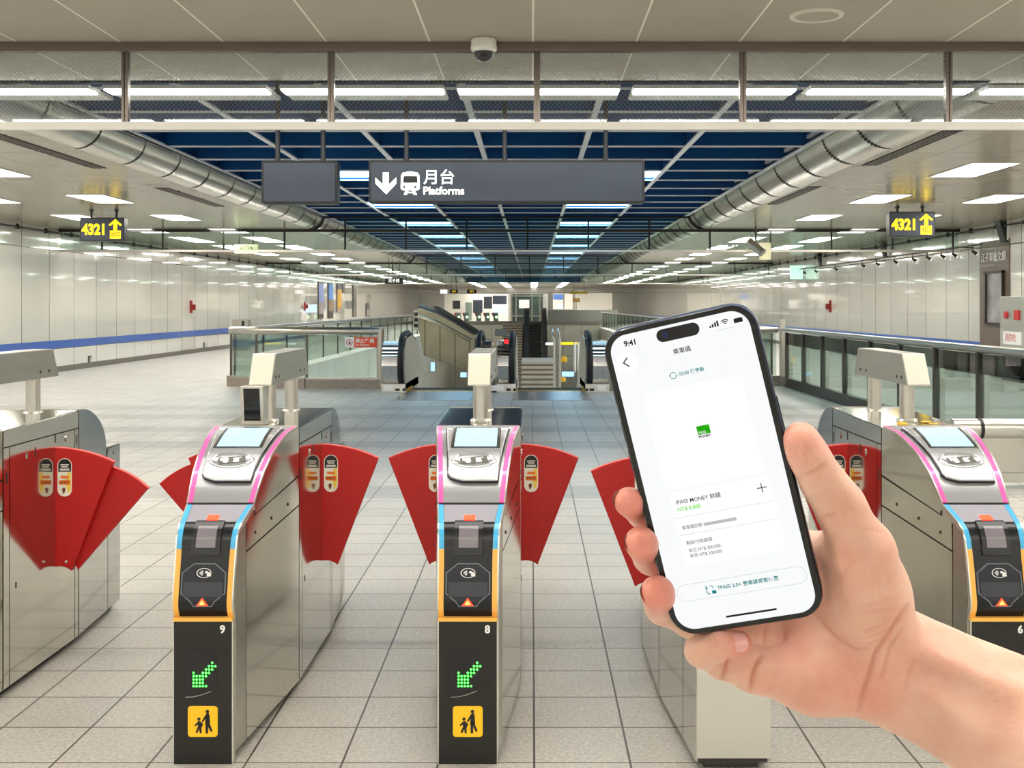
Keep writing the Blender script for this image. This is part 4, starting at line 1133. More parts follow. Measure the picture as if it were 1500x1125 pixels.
for i, (u, v, c) in enumerate(((826, 531, 'round yellow marker among the platform fittings'), (824, 560, 'yellow block low beside the right escalator'))):
    t = thing('yellow_marker', c, 'marker', tuple(at(u, v, 38))); MB().lathe([(0, 0), (.1, .02), (.12, .12), (.06, .2), (0, .22)], (0, 0, 0), n=14).build('body', M['yellow'], t, smooth=50)

# ---------------------------------------------------------------- far end of the hall
def rectbox(name, label, cat, u0, u1, v0, v1, Y, m, dep=.3, **kw):
    a = at(u0, v1, Y); b = at(u1, v0, Y); t = thing(name, label, cat, ((a.x+b.x)/2, Y, a.z)); w = (b.x-a.x)/2
    MB().box(-w, w, 0, dep, 0, b.z-a.z).build('body', m, t); t['w'] = w; t['h'] = b.z-a.z
    return t
M['glow_wall'] = mat('bright far wall', (252, 248, 238), .5)
t = rectbox('booth', 'bright white station office behind the far gates', 'office booth', 651, 744, 431, 473, 100, M['glow_wall'], 3)
w_, h_ = t['w'], t['h']
for i, (a, b, c, d, m) in enumerate(((.33, .43, .1, .72, 'glass_green'), (.45, .60, .35, .8, 'sign_face'), (.62, .75, .5, .92, 'sign_face'), (.76, .98, .35, .62, 'blue_lit'), (.76, .98, .66, .95, 'sign_face'))):
    MB().box(-w_+2*w_*a, -w_+2*w_*b, -.02, 0, h_*c, h_*d).build('window', M[m], t)
rectbox('wall_screen', 'black square screen on the far white wall', 'screen', 663, 674, 440.5, 452.5, 98, M['black'], .2)
t = rectbox('lift_shaft', 'glass lift shaft framed in grey steel at the far end', 'lift', 748, 795, 431, 476.6, 90, mat('dim green glass', (66, 84, 78), .2, noise=.35, nscale=1.2), 2.4)
w_, h_ = t['w'], t['h']
for x in (-w_, -w_+.35, .35, w_-.3): MB().box(x, x+.14, -.08, 0, 0, h_).build('mullion', M['steel'], t)
for z in (0, h_*.28, h_-.2): MB().box(-w_, w_, -.1, 0, z, z+.12).build('transom', M['steel'], t)
MB().box(-.6, .2, -.03, 0, h_*.55, h_*.82).build('pale_pane', M['glow_wall'], t)
t = rectbox('shop_window', 'lit blue and white window far right of the lift', 'window display', 810, 825, 430, 453, 96, M['glow_wall'], .4)
MB().box(-.4, .42, -.03, 0, t['h']*.62, t['h']*.95).build('blue_poster', mat('poster blue', (90, 130, 210), .5, emit=.2), t)
MB().box(-.1, .4, -.03, 0, t['h']*.05, t['h']*.3).build('blue_screen', M['blue_lit'], t)
t = rectbox('shop_window', 'lit white window beside the far yellow notice', 'window display', 827, 839, 430, 453, 96, M['glow_wall'], .4)
rectbox('partition_wall', 'bright cream panelled wall at the far right end', 'wall panel', 843, 897, 429, 457, 97, M['glow_wall'], .4)
rectbox('notice_board', 'small brownish yellow notice before the far cream wall', 'notice', 839, 849.5, 437, 442.5, 92, mat('ochre', (160, 130, 50), .5), .1)
q = [o for o in bpy.data.objects if o.name == 'notice_board'][0]; MB().box(-.04, .04, .02, .08, -q.location.z, 0).build('stand', M['steel'], q)
rectbox('column', 'grey steel column between the lift and the lit window', 'column', 803, 810, 429, 476.4, 91, M['steel'], .5)
rectbox('column', 'grey steel column with white notice right beside the lift', 'column', 795.5, 802.5, 431, 476.4, 91, M['white'], .5)
rectbox('parapet', 'grey glazed parapet far right above the void end', 'parapet', 802, 905, 454, 479.1, 83, mat('grey green parapet', (150, 154, 146), .35), .1)
M['far_green'] = mat('far green lamp', (190, 255, 200), .5, emit=2.0); M['far_red'] = mat('far red wing', (170, 40, 36), .5); M['far_dark'] = mat('far gate grey', (96, 104, 98), .4)
for i, u in enumerate((671, 683, 701, 713.5, 726)):
    p = at(u, 469, 88); k = 88/F; pz = p.z; p.z = 0
    g = thing('ticket_gate', 'tiny far ticket gate with green light, number %d from the left of the distant row' % (i+1), 'ticket gate', tuple(p), 0, 'distant ticket gates')
    g['label'] = ['far grey gate, leftmost of the distant row of green-lit gates', 'far grey gate, second from the left of the distant row', 'far grey gate, middle of the distant row of green-lit gates', 'far grey gate, second from the right of the distant row', 'far grey gate, rightmost of the distant row by the lift'][i]
    MB().box(-3.2*k, 3.2*k, 0, 1, 0, pz+11*k).build('cabinet', M['far_dark'], g); MB().ball((1.2*k, -.05, pz+4.5*k), 1.7*k, 10).build('lamp', M['far_green'], g)
    mb = MB(); mb.prism([(-6.4*k, pz+10.5*k), (-3.2*k, pz+11*k), (-3.2*k, pz+5*k), (-4.2*k, pz+5*k)], 'y', .3, .36); mb.build('wing', M['far_red'], g)
for i, u in enumerate((842, 848, 860, 866)):
    p = at(u, 470, 86); k = 86/F; pz = p.z; p.z = 0
    c = thing('traffic_cone', ['orange object, leftmost of four standing by the far parapet', 'orange object, second of four by the far parapet', 'orange object, third of four by the far parapet', 'orange object, rightmost of four by the far parapet'][i], 'cone', tuple(p), 0, 'orange cones by the far parapet')
    MB().lathe([(0, 0), (2.4*k, 0), (2.4*k, .6*k), (1.9*k, .8*k), (.5*k, pz+8*k), (0, pz+8*k)], (0, -.4, 0), n=14).build('cone_body', M['orange'], c, smooth=40); MB().lathe([(1.3*k, pz+3.2*k), (1.0*k, pz+5*k)], (0, -.4, 0), n=14).build('white_band', M['white'], c)

# ---------------------------------------------------------------- along the walls
def wall_pt(side, Y, z): return (XL if side < 0 else XR, Y, z)
# black rails with spot brackets near the ceiling
for s, lb in ((-1, 'black rail with small brackets along the top of the left wall'), (1, 'black rail with small brackets along the top of the right wall')):
    x = XL+.12 if s < 0 else XR-.12
    t = thing('bracket_rail', lb, 'rail', (x, 18, 3.2))
    for a, b in ((0, 8.72), (8.88, 29.52), (29.68, 47.92), (48.08, 70)): MB().tube([(0, a, .02), (0, b, .02)], .022, 8).build('rail', M['dark_rail'], t)
    y = .7
    while y < 70:
        mb = MB(); mb.lathe([(0, .0), (.05, .01), (.055, .06), (.02, .12), (0, .12)], (0, y, -.03), n=10); mb.build('bracket', M['dark_rail'], t); y += 1.42
t = thing('track_rail', 'thin black spotlight track along the right wall', 'track', (XR-.35, 24, 2.86))
for a, b in ((.6, 2.72), (2.88, 17.3)): MB().tube([(0, a, 0), (0, b, 0)], .018, 8).build('rail', M['dark_rail'], t)
for y in (2, 9, 16): MB().tube([(0, y, 0), (.35, y, 0)], .012, 6).build('wall_arm', M['dark_rail'], t)
spot = None
for i, u in enumerate((1425, 1396, 1379, 1358, 1337, 1310, 1284, 1263, 1223, 1194, 1177)):
    Y = (XR-.35)*F/(u-CX); 
    if spot is None:
        s = spot = thing('spotlight', 'small black track spotlight under the rail on the right wall', 'spotlight', group='track spotlights on the right wall')
        MB().tube([(0, 0, 0), (0, 0, -.1)], .01, 6).build('stem', M['dark_rail'], s)
        MB().cyl((-.02, 0, -.10), (.08, 0, -.17), .022, 12, r1=.04).build('lamp_head', M['dark_rail'], s, smooth=40)
        MB().ball((.08, 0, -.17), .03, 10).build('bulb', M['white_lit'], s)
    else: s = copy_tree(spot)
    s.location = (XR-.35, Y, 2.845)
# wedge loudspeakers high on the right wall
for u, v, lb in ((1475, 335, 'black and white wedge loudspeaker high on the right wall, nearest'), (1300, 362, 'black wedge loudspeaker high on the right wall above the spotlight track, middle'), (1205, 378, 'black wedge loudspeaker high on the right wall, farthest of three')):
    Y = XR*F/(u-CX); p = at(u, v, Y)
    t = thing('wall_speaker', lb, 'speaker', (XR, Y, p.z))
    mb = MB(); mb.prism([(-.25, .28), (0, .28), (0, -.3), (-.08, -.3)], 'y', -.14, .14); mb.build('cabinet', M['black'], t, bevel=.01)
    MB().box(-.06, -.005, -.15, -.141, -.25, .25).build('side_cap', M['white'], t)
# gallery panel with a framed picture
Y0 = XR*F/(1480-CX); Y1 = XR*F/(1437-CX)
t = thing('gallery_panel', 'tall brown wall panel with Chinese lettering and a framed picture', 'display panel', (XR, Y0, 0))
zt = at(1458, 352, (Y0+Y1)/2).z; zb = .55
MB().box(-.03, 0, 0, Y1-Y0, zb, zt).build('board', mat('brown board', (104, 88, 76), .4, coat=.2), t)
W = Y1-Y0
fr = MB(); a, b, c, d = W*.13, W*.74, at(1458, 476, 24.7).z, at(1458, 397, 24.7).z
for y0, y1, z0_, z1 in ((a, b, d-.05, d), (a, b, c, c+.05), (a, a+.06, c, d), (b-.06, b, c, d)): fr.box(-.09, -.03, y0, y1, z0_, z1)
fr.build('picture_frame', mat('dark wood', (46, 36, 32), .35), t)
pm = mat('grey picture', (150, 146, 146), .35, noise=.45, nscale=2.2)
MB().box(-.05, -.03, a+.06, b-.06, c+.05, d-.05).build('picture', pm, t)
mb = MB(); mb.prism([(-.052, .0), (-.052, .01)], 'y', 0, .01) if False else None
o = text('lettering', '江子翠藝文廊', .225, M['tbar'], t, (-.034, W*.95, at(1458, 377, 24.7).z), rot=(PI/2, 0, -PI/2), extrude=.002)
text('lettering', 'Jiangzicui Art Gallery', .09, M['steel'], t, (-.034, W*.93, at(1458, 388, 24.7).z), rot=(PI/2, 0, -PI/2), extrude=.002)
# steel fire cabinet by the right edge
Y0 = XR*F/(1521-CX); Y1 = XR*F/(1481-CX)-.05
t = thing('fire_cabinet', 'steel cabinet with red fittings and a white notice at the right edge', 'cabinet', (XR, Y0, 0))
W = Y1-Y0; zt = at(1490, 434, 23.3).z
MB().box(-.25, 0, 0, W, .1, zt).build('body', M['steel_pale'], t, bevel=.01); MB().box(-.22, 0, .02, W-.02, 0, .1).build('kick', M['steel_dark'], t)
MB().box(-.262, -.25, W*.15, W*.85, zt-.98, zt-.72).build('notice', M['white'], t)
text('lettering', '消防栓', .18, mat('red ink', (190, 40, 36), .5), t, (-.264, W*.78, zt-.85), rot=(PI/2, 0, -PI/2), extrude=.001)
M['alarm'] = mat('alarm red', (190, 30, 28), .4); MB().cyl((-.28, W*.74, zt-.38), (-.25, W*.74, zt-.38), .075, 20).build('red_bell', M['alarm'], t); MB().box(-.27, -.25, W*.22, W*.42, zt-.48, zt-.28).build('red_alarm', M['alarm'], t)
MB().box(-.256, -.25, W*.12, W*.88, zt-1.4, zt-1.04).build('dark_window', M['glass_smoke'], t)
# small fire signs that stand off the walls, outlets, exit sign
def fire_sign(s, u, v, lb):
    Y = (abs(XL) if s < 0 else XR)*F/abs(u-CX); p = at(u, v, Y); x = XL if s < 0 else XR
    t = thing('fire_sign', lb, 'fire sign', (x, Y, p.z)); q = -s
    mb = MB(); mb.box(*sorted((0, q*.06)), -.07, .07, -.19, .21); mb.build('red_plate', mat('fire red', (150, 34, 30), .5), t)
    mb = MB(); mb.box(*sorted((q*.06, q*.17)), -.012, .012, -.09, .09); mb.build('red_flag', mat('fire red', (150, 34, 30), .5), t)
fire_sign(-1, 279, 450, 'small dark red fire sign standing off the left wall'); fire_sign(1, 1217, 449, 'small dark red fire sign standing off the right wall')
fire_sign(-1, 446, 449, 'tiny dark fire sign farther down the left wall')
for u, v, lb in ((131, 527, 'small grey socket plate low on the left wall, nearer one'), (299, 506, 'small grey socket plate low on the left wall, farther one')):
    Y = abs(XL)*F/(CX-u); p = at(u, v, Y)
    t = thing('wall_socket', lb, 'socket', (XL, Y, p.z)); MB().box(0, .02, -.09, .09, -.1, .1).build('plate', M['steel_dark'], t); MB().box(.02, .03, -.05, .05, -.06, .06).build('insert', M['steel'], t)
Y = (XR-.3)*F/(1166-CX); p = at(1166, 399, Y)
t = thing('emergency_exit_sign', 'small green and white emergency exit sign on the right wall', 'exit sign', (XR, Y, p.z))
MB().box(-.5, -.06, -.05, .05, -.25, .25).build('box', mat('exit green', (200, 245, 225), .4, emit=.8, ecol=(190, 250, 225)), t); MB().box(-.06, 0, -.03, .03, -.05, .05).build('arm', M['steel_dark'], t)
p = at(1107, 360, 25.5)
t = thing('security_camera', 'grey bullet camera with pale box hanging from the right aisle ceiling', 'security camera', (p.x, 25.5, ZC-.01))
mb = MB(); mb.cyl((0, 0, 0), (0, 0, p.z-ZC), .02, 8); mb.build('stem', M['steel_dark'], t)
mb = MB(); mb.cyl((-.16, .0, p.z-ZC+.1), (.12, -.2, p.z-ZC-.16), .1, 16); mb.build('body', M['steel'], t, smooth=40)
MB().box(.18, .42, .4, .5, p.z-ZC-.28, p.z-ZC+.1).build('pale_box', M['cream_lit'], t)
# steel cabinet and white notice at the end of the near left wall
t = thing('steel_cabinet', 'dull steel cabinet by the left wall behind the railing', 'cabinet', (-10.35, 39.6, 0))
MB().box(0, .55, 0, .5, .05, 1.07).build('body', M['steel'], t, bevel=.01); MB().box(.03, .52, .02, .48, 0, .05).build('plinth', M['black'], t); MB().box(.33, .43, -.01, 0, .85, 1.02).build('vent', M['black'], t)
a = at(340.5, 487, 39.3)
t = thing('notice', 'small white notice on a stand beside the steel cabinet', 'notice', (a.x, 39.3, 0)); MB().box(-.1, .1, 0, .02, a.z-.16, a.z+.16).build('plate', M['white'], t); MB().cyl((0, .03, 0), (0, .03, a.z), .015, 8).build('stand', M['steel'], t)
# posters down the left wall
def poster(u0, u1, v0, v1, cols, lb):
    Y0 = abs(XL)*F/(CX-u0); Y1 = abs(XL)*F/(CX-u1); a = at(u0, v1, Y0).z; b = at(u0, v0, Y0).z
    t = thing('poster', lb, 'poster', (XL+.014, Y0, a)); W = Y1-Y0; H = b-a; z = 0
    MB().box(0, .03, 0, W, 0, H).build('board', M['steel_dark'], t)
    for f, c in cols:
        MB().box(.03, .034, .04, W-.04, H*z+.02, H*(z+f)-.0).build('print_area', mat('print', c, .4, noise=.2, nscale=1.5), t); z += f
poster(465.5, 473, 413, 467, ((.12, (40, 36, 40)), (.33, (150, 140, 140)), (.5, (130, 150, 210))), 'tall pale blue poster, first of the posters on the left wall')
poster(480, 487, 414, 466.5, ((.2, (40, 34, 34)), (.32, (150, 120, 80)), (.44, (80, 150, 240))), 'tall bright blue poster, second on the left wall')
poster(493, 499.5, 415, 458, ((.16, (200, 170, 150)), (.64, (236, 182, 26)), (.18, (70, 70, 100))), 'tall yellow poster on the left wall')
poster(500.5, 505, 415, 429, ((.95, (70, 40, 30)),), 'small brown poster next to the yellow one')
poster(516.5, 521.5, 417, 464, ((.3, (120, 110, 100)), (.65, (90, 88, 84)),), 'tall dark grey poster farthest along the left wall')
poster(536, 540, 444, 463, ((.5, (150, 140, 140)), (.4, (60, 50, 60)),), 'small dark notice board far down the left wall')
# tiny standing people far off, one per figure
def far_person(u, v0, v1, Y, top, bot, lb):
    a = at(u, v1, Y); h = (v1-v0)*Y/F
    o = MB()
    o.lathe([(0, 0), (.09, .0), (.10, .25*h), (.15, .48*h), (.17, .6*h), (.2, .74*h), (.18, .81*h), (.06, .85*h), (.055, .87*h), (.09, .91*h), (.1, .94*h), (.07, .985*h), (0, h)], (0, 0, 0), n=14)
    p = o.build('person', [top], smooth=60, loc=tuple(a)); tag(p, lb, 'person'); return p
# ---------------------------------------------------------------- smartphone
PC = Vector((0.08190333, 0.52135249, 1.46400811))
PR = Vector((0.94040663, -0.25716114, 0.22249386)); PU = Vector((-0.24239329, -0.04804152, 0.96898788)); PN = Vector((-0.2384971, -0.96517364, -0.1075127))
ph = thing('smartphone', 'dark blue smartphone with a bright white payment screen, held in the hand', 'phone')
ph.matrix_world = Matrix(((PR.x, PU.x, PN.x, PC.x), (PR.y, PU.y, PN.y, PC.y), (PR.z, PU.z, PN.z, PC.z), (0, 0, 0, 1)))
S = {}
S['frame'] = mat('blue titanium frame', (60, 68, 86), .28, 1.0)
S['edge'] = mat('black glass border', (8, 9, 12), .08)
S['screen'] = mat('white screen', (60, 62, 64), .3, emit=.95, ecol=(249, 251, 252), spec=.2)
S['card'] = mat('screen card white', (60, 62, 64), .3, emit=.97, ecol=(252, 253, 253), spec=.2)
def ink(name, c): return mat(name, c, .5, emit=.3 if sum(c) > 240 else 0.0, spec=.1)
S['ink'] = ink('screen ink', (38, 38, 42)); S['ink2'] = ink('screen grey ink', (62, 64, 68)); S['teal'] = ink('screen teal', (0, 122, 130)); S['green'] = ink('screen green', (96, 214, 30))
S['logo'] = ink('logo green', (34, 178, 10)); S['line'] = mat('screen hairline', (60, 62, 64), .5, emit=.7, ecol=(226, 230, 234)); S['isl'] = mat('camera island', (10, 12, 22), .1)
def rr_ring(hw, hh, r, z, n=10): return [(x, y, z) for x, y in rrect(-hw, hw, -hh, hh, r, n)]
HW, HH, TH = .0357, .0735, .0083
def loft(rings, m, name, parent, **k):
    mb = MB(); n = len(rings[0]); vs = [q for r in rings for q in r]
    fs = [(i*n+j, i*n+(j+1) % n, (i+1)*n+(j+1) % n, (i+1)*n+j) for i in range(len(rings)-1) for j in range(n)]
    fs += [list(range(n)), [(len(rings)-1)*n+j for j in range(n)][::-1]]
    mb.add(vs, fs); return mb.build(name, m, parent, **k)
rs = []
for d, z in ((.0022, -TH), (.0008, -TH+.0006), (.0, -TH+.0020), (.0, -.0020), (.0005, -.0007), (.0014, -.0002)):
    rs.append(rr_ring(HW-d, HH-d, .0122-d, z))
frame = loft(rs, S['frame'], 'frame', ph, smooth=60)
loft([rr_ring(HW-.0007, HH-.0007, .0115, -.0003), rr_ring(HW-.0010, HH-.0010, .0112, .00005)], S['edge'], 'glass_border', ph)
scr = loft([rr_ring(.0323, .0703, .0086, .00005), rr_ring(.0323, .0703, .0086, .00010)], S['screen'], 'screen', ph)
def onscr(name, pts, m, z=.0002, parent=scr, z0=.0001):
    mb = MB(); mb.prism([(x/1000, y/1000) for x, y in pts], 'z', z0, z); return mb.build(name, m, parent)
def st(s, x, y, size, m, align='LEFT', bold=0.0, sx=1.0, z=.00025, parent=scr):
    return text('lettering', s, size/1000, m, parent, (x/1000, y/1000, z), rot=(0, 0, 0), align=align, extrude=.00002, bold=bold/1000, sx=sx)
onscr('camera_island', rrect(-9.8, 10.0, 63.1, 69.0, 2.94, 10), S['isl'])
mb = MB(); mb.cyl((-.0058, .0661, .0002), (-.0058, .0661, .00025), .0013, 16); mb.build('camera_lens', mat('lens blue', (24, 40, 90), .1), scr)
st('9:41', -25.2, 66.0, 3.5, S['ink'], bold=.12)
for i in range(4): onscr('signal_bar', [(14.5+i*1.15, 64.8), (15.3+i*1.15, 64.8), (15.3+i*1.15, 65.7+i*.55), (14.5+i*1.15, 65.7+i*.55)], S['ink'])
mb = MB()
for R_ in (.0009, .0017, .0025):
    n = 10; vs = []
    for r in (R_, R_-.0005):
        for j in range(n+1):
            a = math.radians(48+84*j/n); vs += [(.0217+r*math.cos(a), .0648+r*math.sin(a), .0002)]
    mb.add(vs, [(j, j+1, j+n+2, j+n+1) for j in range(n)])
mb.build('wifi_symbol', S['ink'], scr)
onscr('battery_symbol', rrect(25.6, 29.6, 64.5, 66.6, .6, 4), S['ink'])
onscr('status_line', [(16.8, 62.9), (25.2, 62.9), (25.2, 63.1), (16.8, 63.1)], S['line'])
st('乘車碼', 0, 57.6, 2.75, S['ink'], 'CENTER', .03)
onscr('back_button', [(-26.0+5.0*math.cos(i*PI/20), 57.6+5.0*math.sin(i*PI/20)) for i in range(40)], S['card'], z=.00015)
onscr('back_arrow', [(-25.4, 60.0), (-25.0, 59.6), (-27.1, 57.7), (-25.0, 55.8), (-25.4, 55.4), (-27.9, 57.7)], S['ink'], z=.00025)
mb = MB()
for a0 in (20, 200):
    n = 10; vs = []
    for r in (.0016, .0013):
        for j in range(n+1): a = math.radians(a0+140*j/n); vs.append((-.0066+r*math.cos(a), .0473+r*math.sin(a), .0002))
    mb.add(vs, [(j, j+1, j+n+2, j+n+1) for j in range(n)])
    a = math.radians(a0+150); c = (-.0066+.00145*math.cos(a), .0473+.00145*math.sin(a))
    mb.add([(c[0]-.0005, c[1]-.0004, .0002), (c[0]+.0005, c[1]-.0004, .0002), (c[0], c[1]+.0005, .0002)], [(0, 1, 2)])
mb.build('refresh_symbol', S['teal'], scr)
st('02:00 後更新', -4.0, 47.3, 2.15, S['teal'], bold=.035)
onscr('code_card', rrect(-22.3, 23.3, -3.9, 41.6, 2.2), S['card'], z=.00015)
onscr('logo_tile', rrect(-2.0, 3.9, 18.3, 22.3, .25, 3), S['logo'], z=.0003)
st('iPASS', -1.6, 19.2, 1.55, S['card'], sx=.95, z=.00035); st('MONEY', -2.0, 17.35, 1.6, S['ink'], bold=.05, z=.0003)
onscr('balance_card', rrect(-21.8, 24.6, -40.6, -5.8, 2.0), S['card'], z=.00015)
for y in (-17.6, -25.9): onscr('divider', [(-21.4, y-.08), (24.2, y-.08), (24.2, y+.08), (-21.4, y+.08)], S['line'], z=.0002)
st('iPASS MONEY 餘額', -19.4, -10.5, 2.5, S['ink2'], bold=.02); st('NT$ 8,888', -19.4, -13.9, 2.45, S['green'], bold=.02)
onscr('plus_symbol', [(20.1, -8.5), (20.5, -8.5), (20.5, -10.5), (22.5, -10.5), (22.5, -10.9), (20.5, -10.9), (20.5, -12.9), (20.1, -12.9), (20.1, -10.9), (18.1, -10.9), (18.1, -10.5), (20.1, -10.5)], S['ink2'], z=.00025)
st('乘車識別碼 8888888888888888', -19.4, -22.7, 2.05, S['ink2'], sx=.93)
st('剩餘付款額度', -19.2, -30.0, 2.05, S['ink2']); st('本日 NT$ 200,000', -19.0, -33.6, 2.05, S['ink2'], sx=.95); st('本月 NT$ 200,000', -19.0, -36.2, 2.05, S['ink2'], sx=.95)
b0 = rrect(-29.2, 32.4-1.6, -57.0, -48.9, 4.0, 10); b1 = rrect(-29.0, 30.6, -56.8, -49.1, 3.8, 10)
mb = MB(); n = len(b0); mb.add([(x/1000, y/1000, .0002) for x, y in b0+b1], [(j, (j+1) % n, (j+1) % n+n, j+n) for j in range(n)]); mb.build('pill_outline', S['line'], scr)
st('TPASS 2.0+ 乘車碼常客優惠', -10.2, -52.9, 2.35, S['teal'], bold=.04)
mb = MB(); mb.box(-.0129, -.0110, -.0552, -.0537, .0001, .0002); mb.tube([(-.0153, -.0532, .0002), (-.0150, -.0547, .0002), (-.0138, -.0552, .0002)], .0002, 6); mb.tube([(-.0133, -.0513, .0002), (-.0122, -.0517, .0002), (-.0120, -.0528, .0002)], .0002, 6); mb.build('transfer_symbol', S['teal'], scr)
st('$', -15.6, -52.0, 2.0, S['teal'], bold=.08)
onscr('home_bar', rrect(-9.4, 14.6-.6, -67.3, -66.4, .4, 4), S['ink'])
for y, h in ((.043, .0035), (.026, .0048), (.0125, .0048)):
    MB().box(-HW-.0005, -HW+.001, y-h, y+h, -.0056, -.0030).build('side_button', S['frame'], ph, bevel=.0003)
MB().box(HW-.001, HW+.0005, .012, .028, -.0056, -.0030).build('side_button', S['frame'], ph, bevel=.0003)
mb = MB()
mb.box(-.0045, .0045, -HH-.00015, -HH+.0005, -.0055, -.0030); mb.build('charging_port', S['edge'], ph)
mb = MB(); mb.prism([(x/1000, y/1000) for x, y in rrect(-2-30+.0, -2+.0, 36, 70, 6)], 'z', -TH-.0025, -TH+.0002); cb = mb.build('camera_bump', S['frame'], ph, bevel=.0006)
for x, y in ((-25, 62), (-25, 45), (-9.5, 53.5)): MB().cyl((x/1000, y/1000, -TH-.004), (x/1000, y/1000, -TH-.002), .006, 24).build('rear_lens', S['edge'], cb)

# ---------------------------------------------------------------- hand and forearm: one continuous skin
def PP(u, v, Y): return np.array(at(u, v, Y))
def px(r, Y): return r*Y/F
FING = {
 'thumb': [(1258, 800, .522, 46), (1229, 739, .5165, 32), (1204, 703, .5135, 27.5), (1182, 664, .512, 22.5), (1171, 639, .511, 20.0)],
 'index': [(1130, 815, .560, 34), (1010, 765, .570, 29), (944, 749, .556, 25), (921, 735, .533, 22)],
 'middle': [(1115, 865, .562, 34), (1008, 838, .571, 28), (954, 815, .556, 25.5), (939, 795, .530, 24.5)],
 'ring': [(1105, 915, .562, 33), (1012, 905, .571, 28), (972, 888, .557, 26), (963, 868, .530, 25.5)],
 'pinky': [(1104, 972, .562, 38), (1062, 966, .553, 29), (1028, 953, .539, 23.5), (1057, 946, .529, 20.5), (1084, 942, .5305, 18.0)],
}
PALM = [((1262, 820, .526, 50), (1268, 868, .534, 56), 1), ((1268, 868, .534, 56), (1290, 935, .545, 58), 1),
        ((1290, 1000, .552, 50), (1195, 985, .556, 54), 1), ((1195, 985, .556, 54), (1112, 972, .562, 40), 1),
        ((1265, 935, .552, 56), (1150, 895, .570, 46), 1), ((1250, 880, .55, 52), (1140, 825, .566, 38), 1),
        ((1312, 975, .556, 72), (1270, 955, .553, 60), .72)]
ARM = [((1312, 977, .556, 75), (1375, 1007, .548, 79), .70), ((1375, 1007, .548, 79), (1450, 1046, .535, 88), .76), ((1450, 1046, .535, 88), (1640, 1132, .495, 118), .82), ((1640, 1132, .495, 118), (1960, 1270, .44, 165), .88)]
h = .0011
lo = np.array([at(880, 700, .57).x-.0, .485, 0]); pts_ = []
for ch in FING.values(): pts_ += ch
for a, b, e in PALM+ARM: pts_ += [a, b]
P_ = np.array([PP(u, v, Y) for u, v, Y, r in pts_]); R_ = np.array([px(r, Y) for u, v, Y, r in pts_])
lo = (P_-R_[:, None]).min(0)-.006; hi = (P_+R_[:, None]).max(0)+.006
hi[0] = min(hi[0], .345)
nx, ny, nz = [int(q) for q in np.ceil((hi-lo)/h)]
gx = (lo[0]+h*np.arange(nx)).astype(np.float32); gy = (lo[1]+h*np.arange(ny)).astype(np.float32); gz = (lo[2]+h*np.arange(nz)).astype(np.float32)
BIG = np.float32(.05)
def cone_into(D, a, b, ra, rb, e, k, pad=.014):
    "smooth-union a tapered capsule into field D, in its own box only"
    mn = np.minimum(a-ra, b-rb)-pad; mx = np.maximum(a+ra, b+rb)+pad
    i0 = np.maximum(np.floor((mn-lo)/h).astype(int), 0); i1 = np.minimum(np.ceil((mx-lo)/h).astype(int)+1, [nx, ny, nz])
    if (i1 <= i0).any(): return
    X = gx[i0[0]:i1[0], None, None]; Y = gy[None, i0[1]:i1[1], None]; Z = gz[None, None, i0[2]:i1[2]]
    d = b-a; L = float(d @ d)
    t = np.clip(((X-a[0])*d[0]+(Y-a[1])*d[1]+(Z-a[2])*d[2])/L, 0, 1)
    q = np.sqrt((X-a[0]-t*d[0])**2+((Y-a[1]-t*d[1])/e)**2+(Z-a[2]-t*d[2])**2)-(ra+(rb-ra)*t)
    sub = D[i0[0]:i1[0], i0[1]:i1[1], i0[2]:i1[2]]
    smin_to(sub, q.astype(np.float32), k)
def smin_to(A, B, k):
    if k <= 0: np.minimum(A, B, out=A); return
    hh = np.maximum(k-np.abs(A-B), 0)/k
    A[...] = np.minimum(A, B)-hh*hh*k*.25
def field(): return np.full((nx, ny, nz), BIG, np.float32)
D = field()
for a, b, e in PALM+ARM: cone_into(D, PP(*a[:3]), PP(*b[:3]), px(a[3], a[2]), px(b[3], b[2]), e, .012)
def chain(D, ch, k):
    for a, b in zip(ch, ch[1:]): cone_into(D, PP(*a[:3]), PP(*b[:3]), px(a[3], a[2]), px(b[3], b[2]), 1, k)
chain(D, FING['thumb'], .008)
E = field()
for nm in ('index', 'middle', 'ring', 'pinky'):
    f_ = field(); chain(f_, FING[nm], .0035); np.minimum(E, f_, out=E)
smin_to(D, E, .007)
del E, f_
# thumb pad, web, small muscle and tendon relief
for a, b, k in (((1176, 648, .508, 17), (1190, 676, .508, 19), .008), ((1335, 948, .540, 9), (1480, 1012, .512, 11), .010), ((1300, 985, .540, 8), (1430, 1068, .516, 9), .010), ((1215, 800, .535, 20), (1170, 800, .556, 26), .010)):
    cone_into(D, PP(*a[:3]), PP(*b[:3]), px(a[3], a[2]), px(b[3], b[2]), 1, k)
D[-1] = BIG; D[0] = BIG
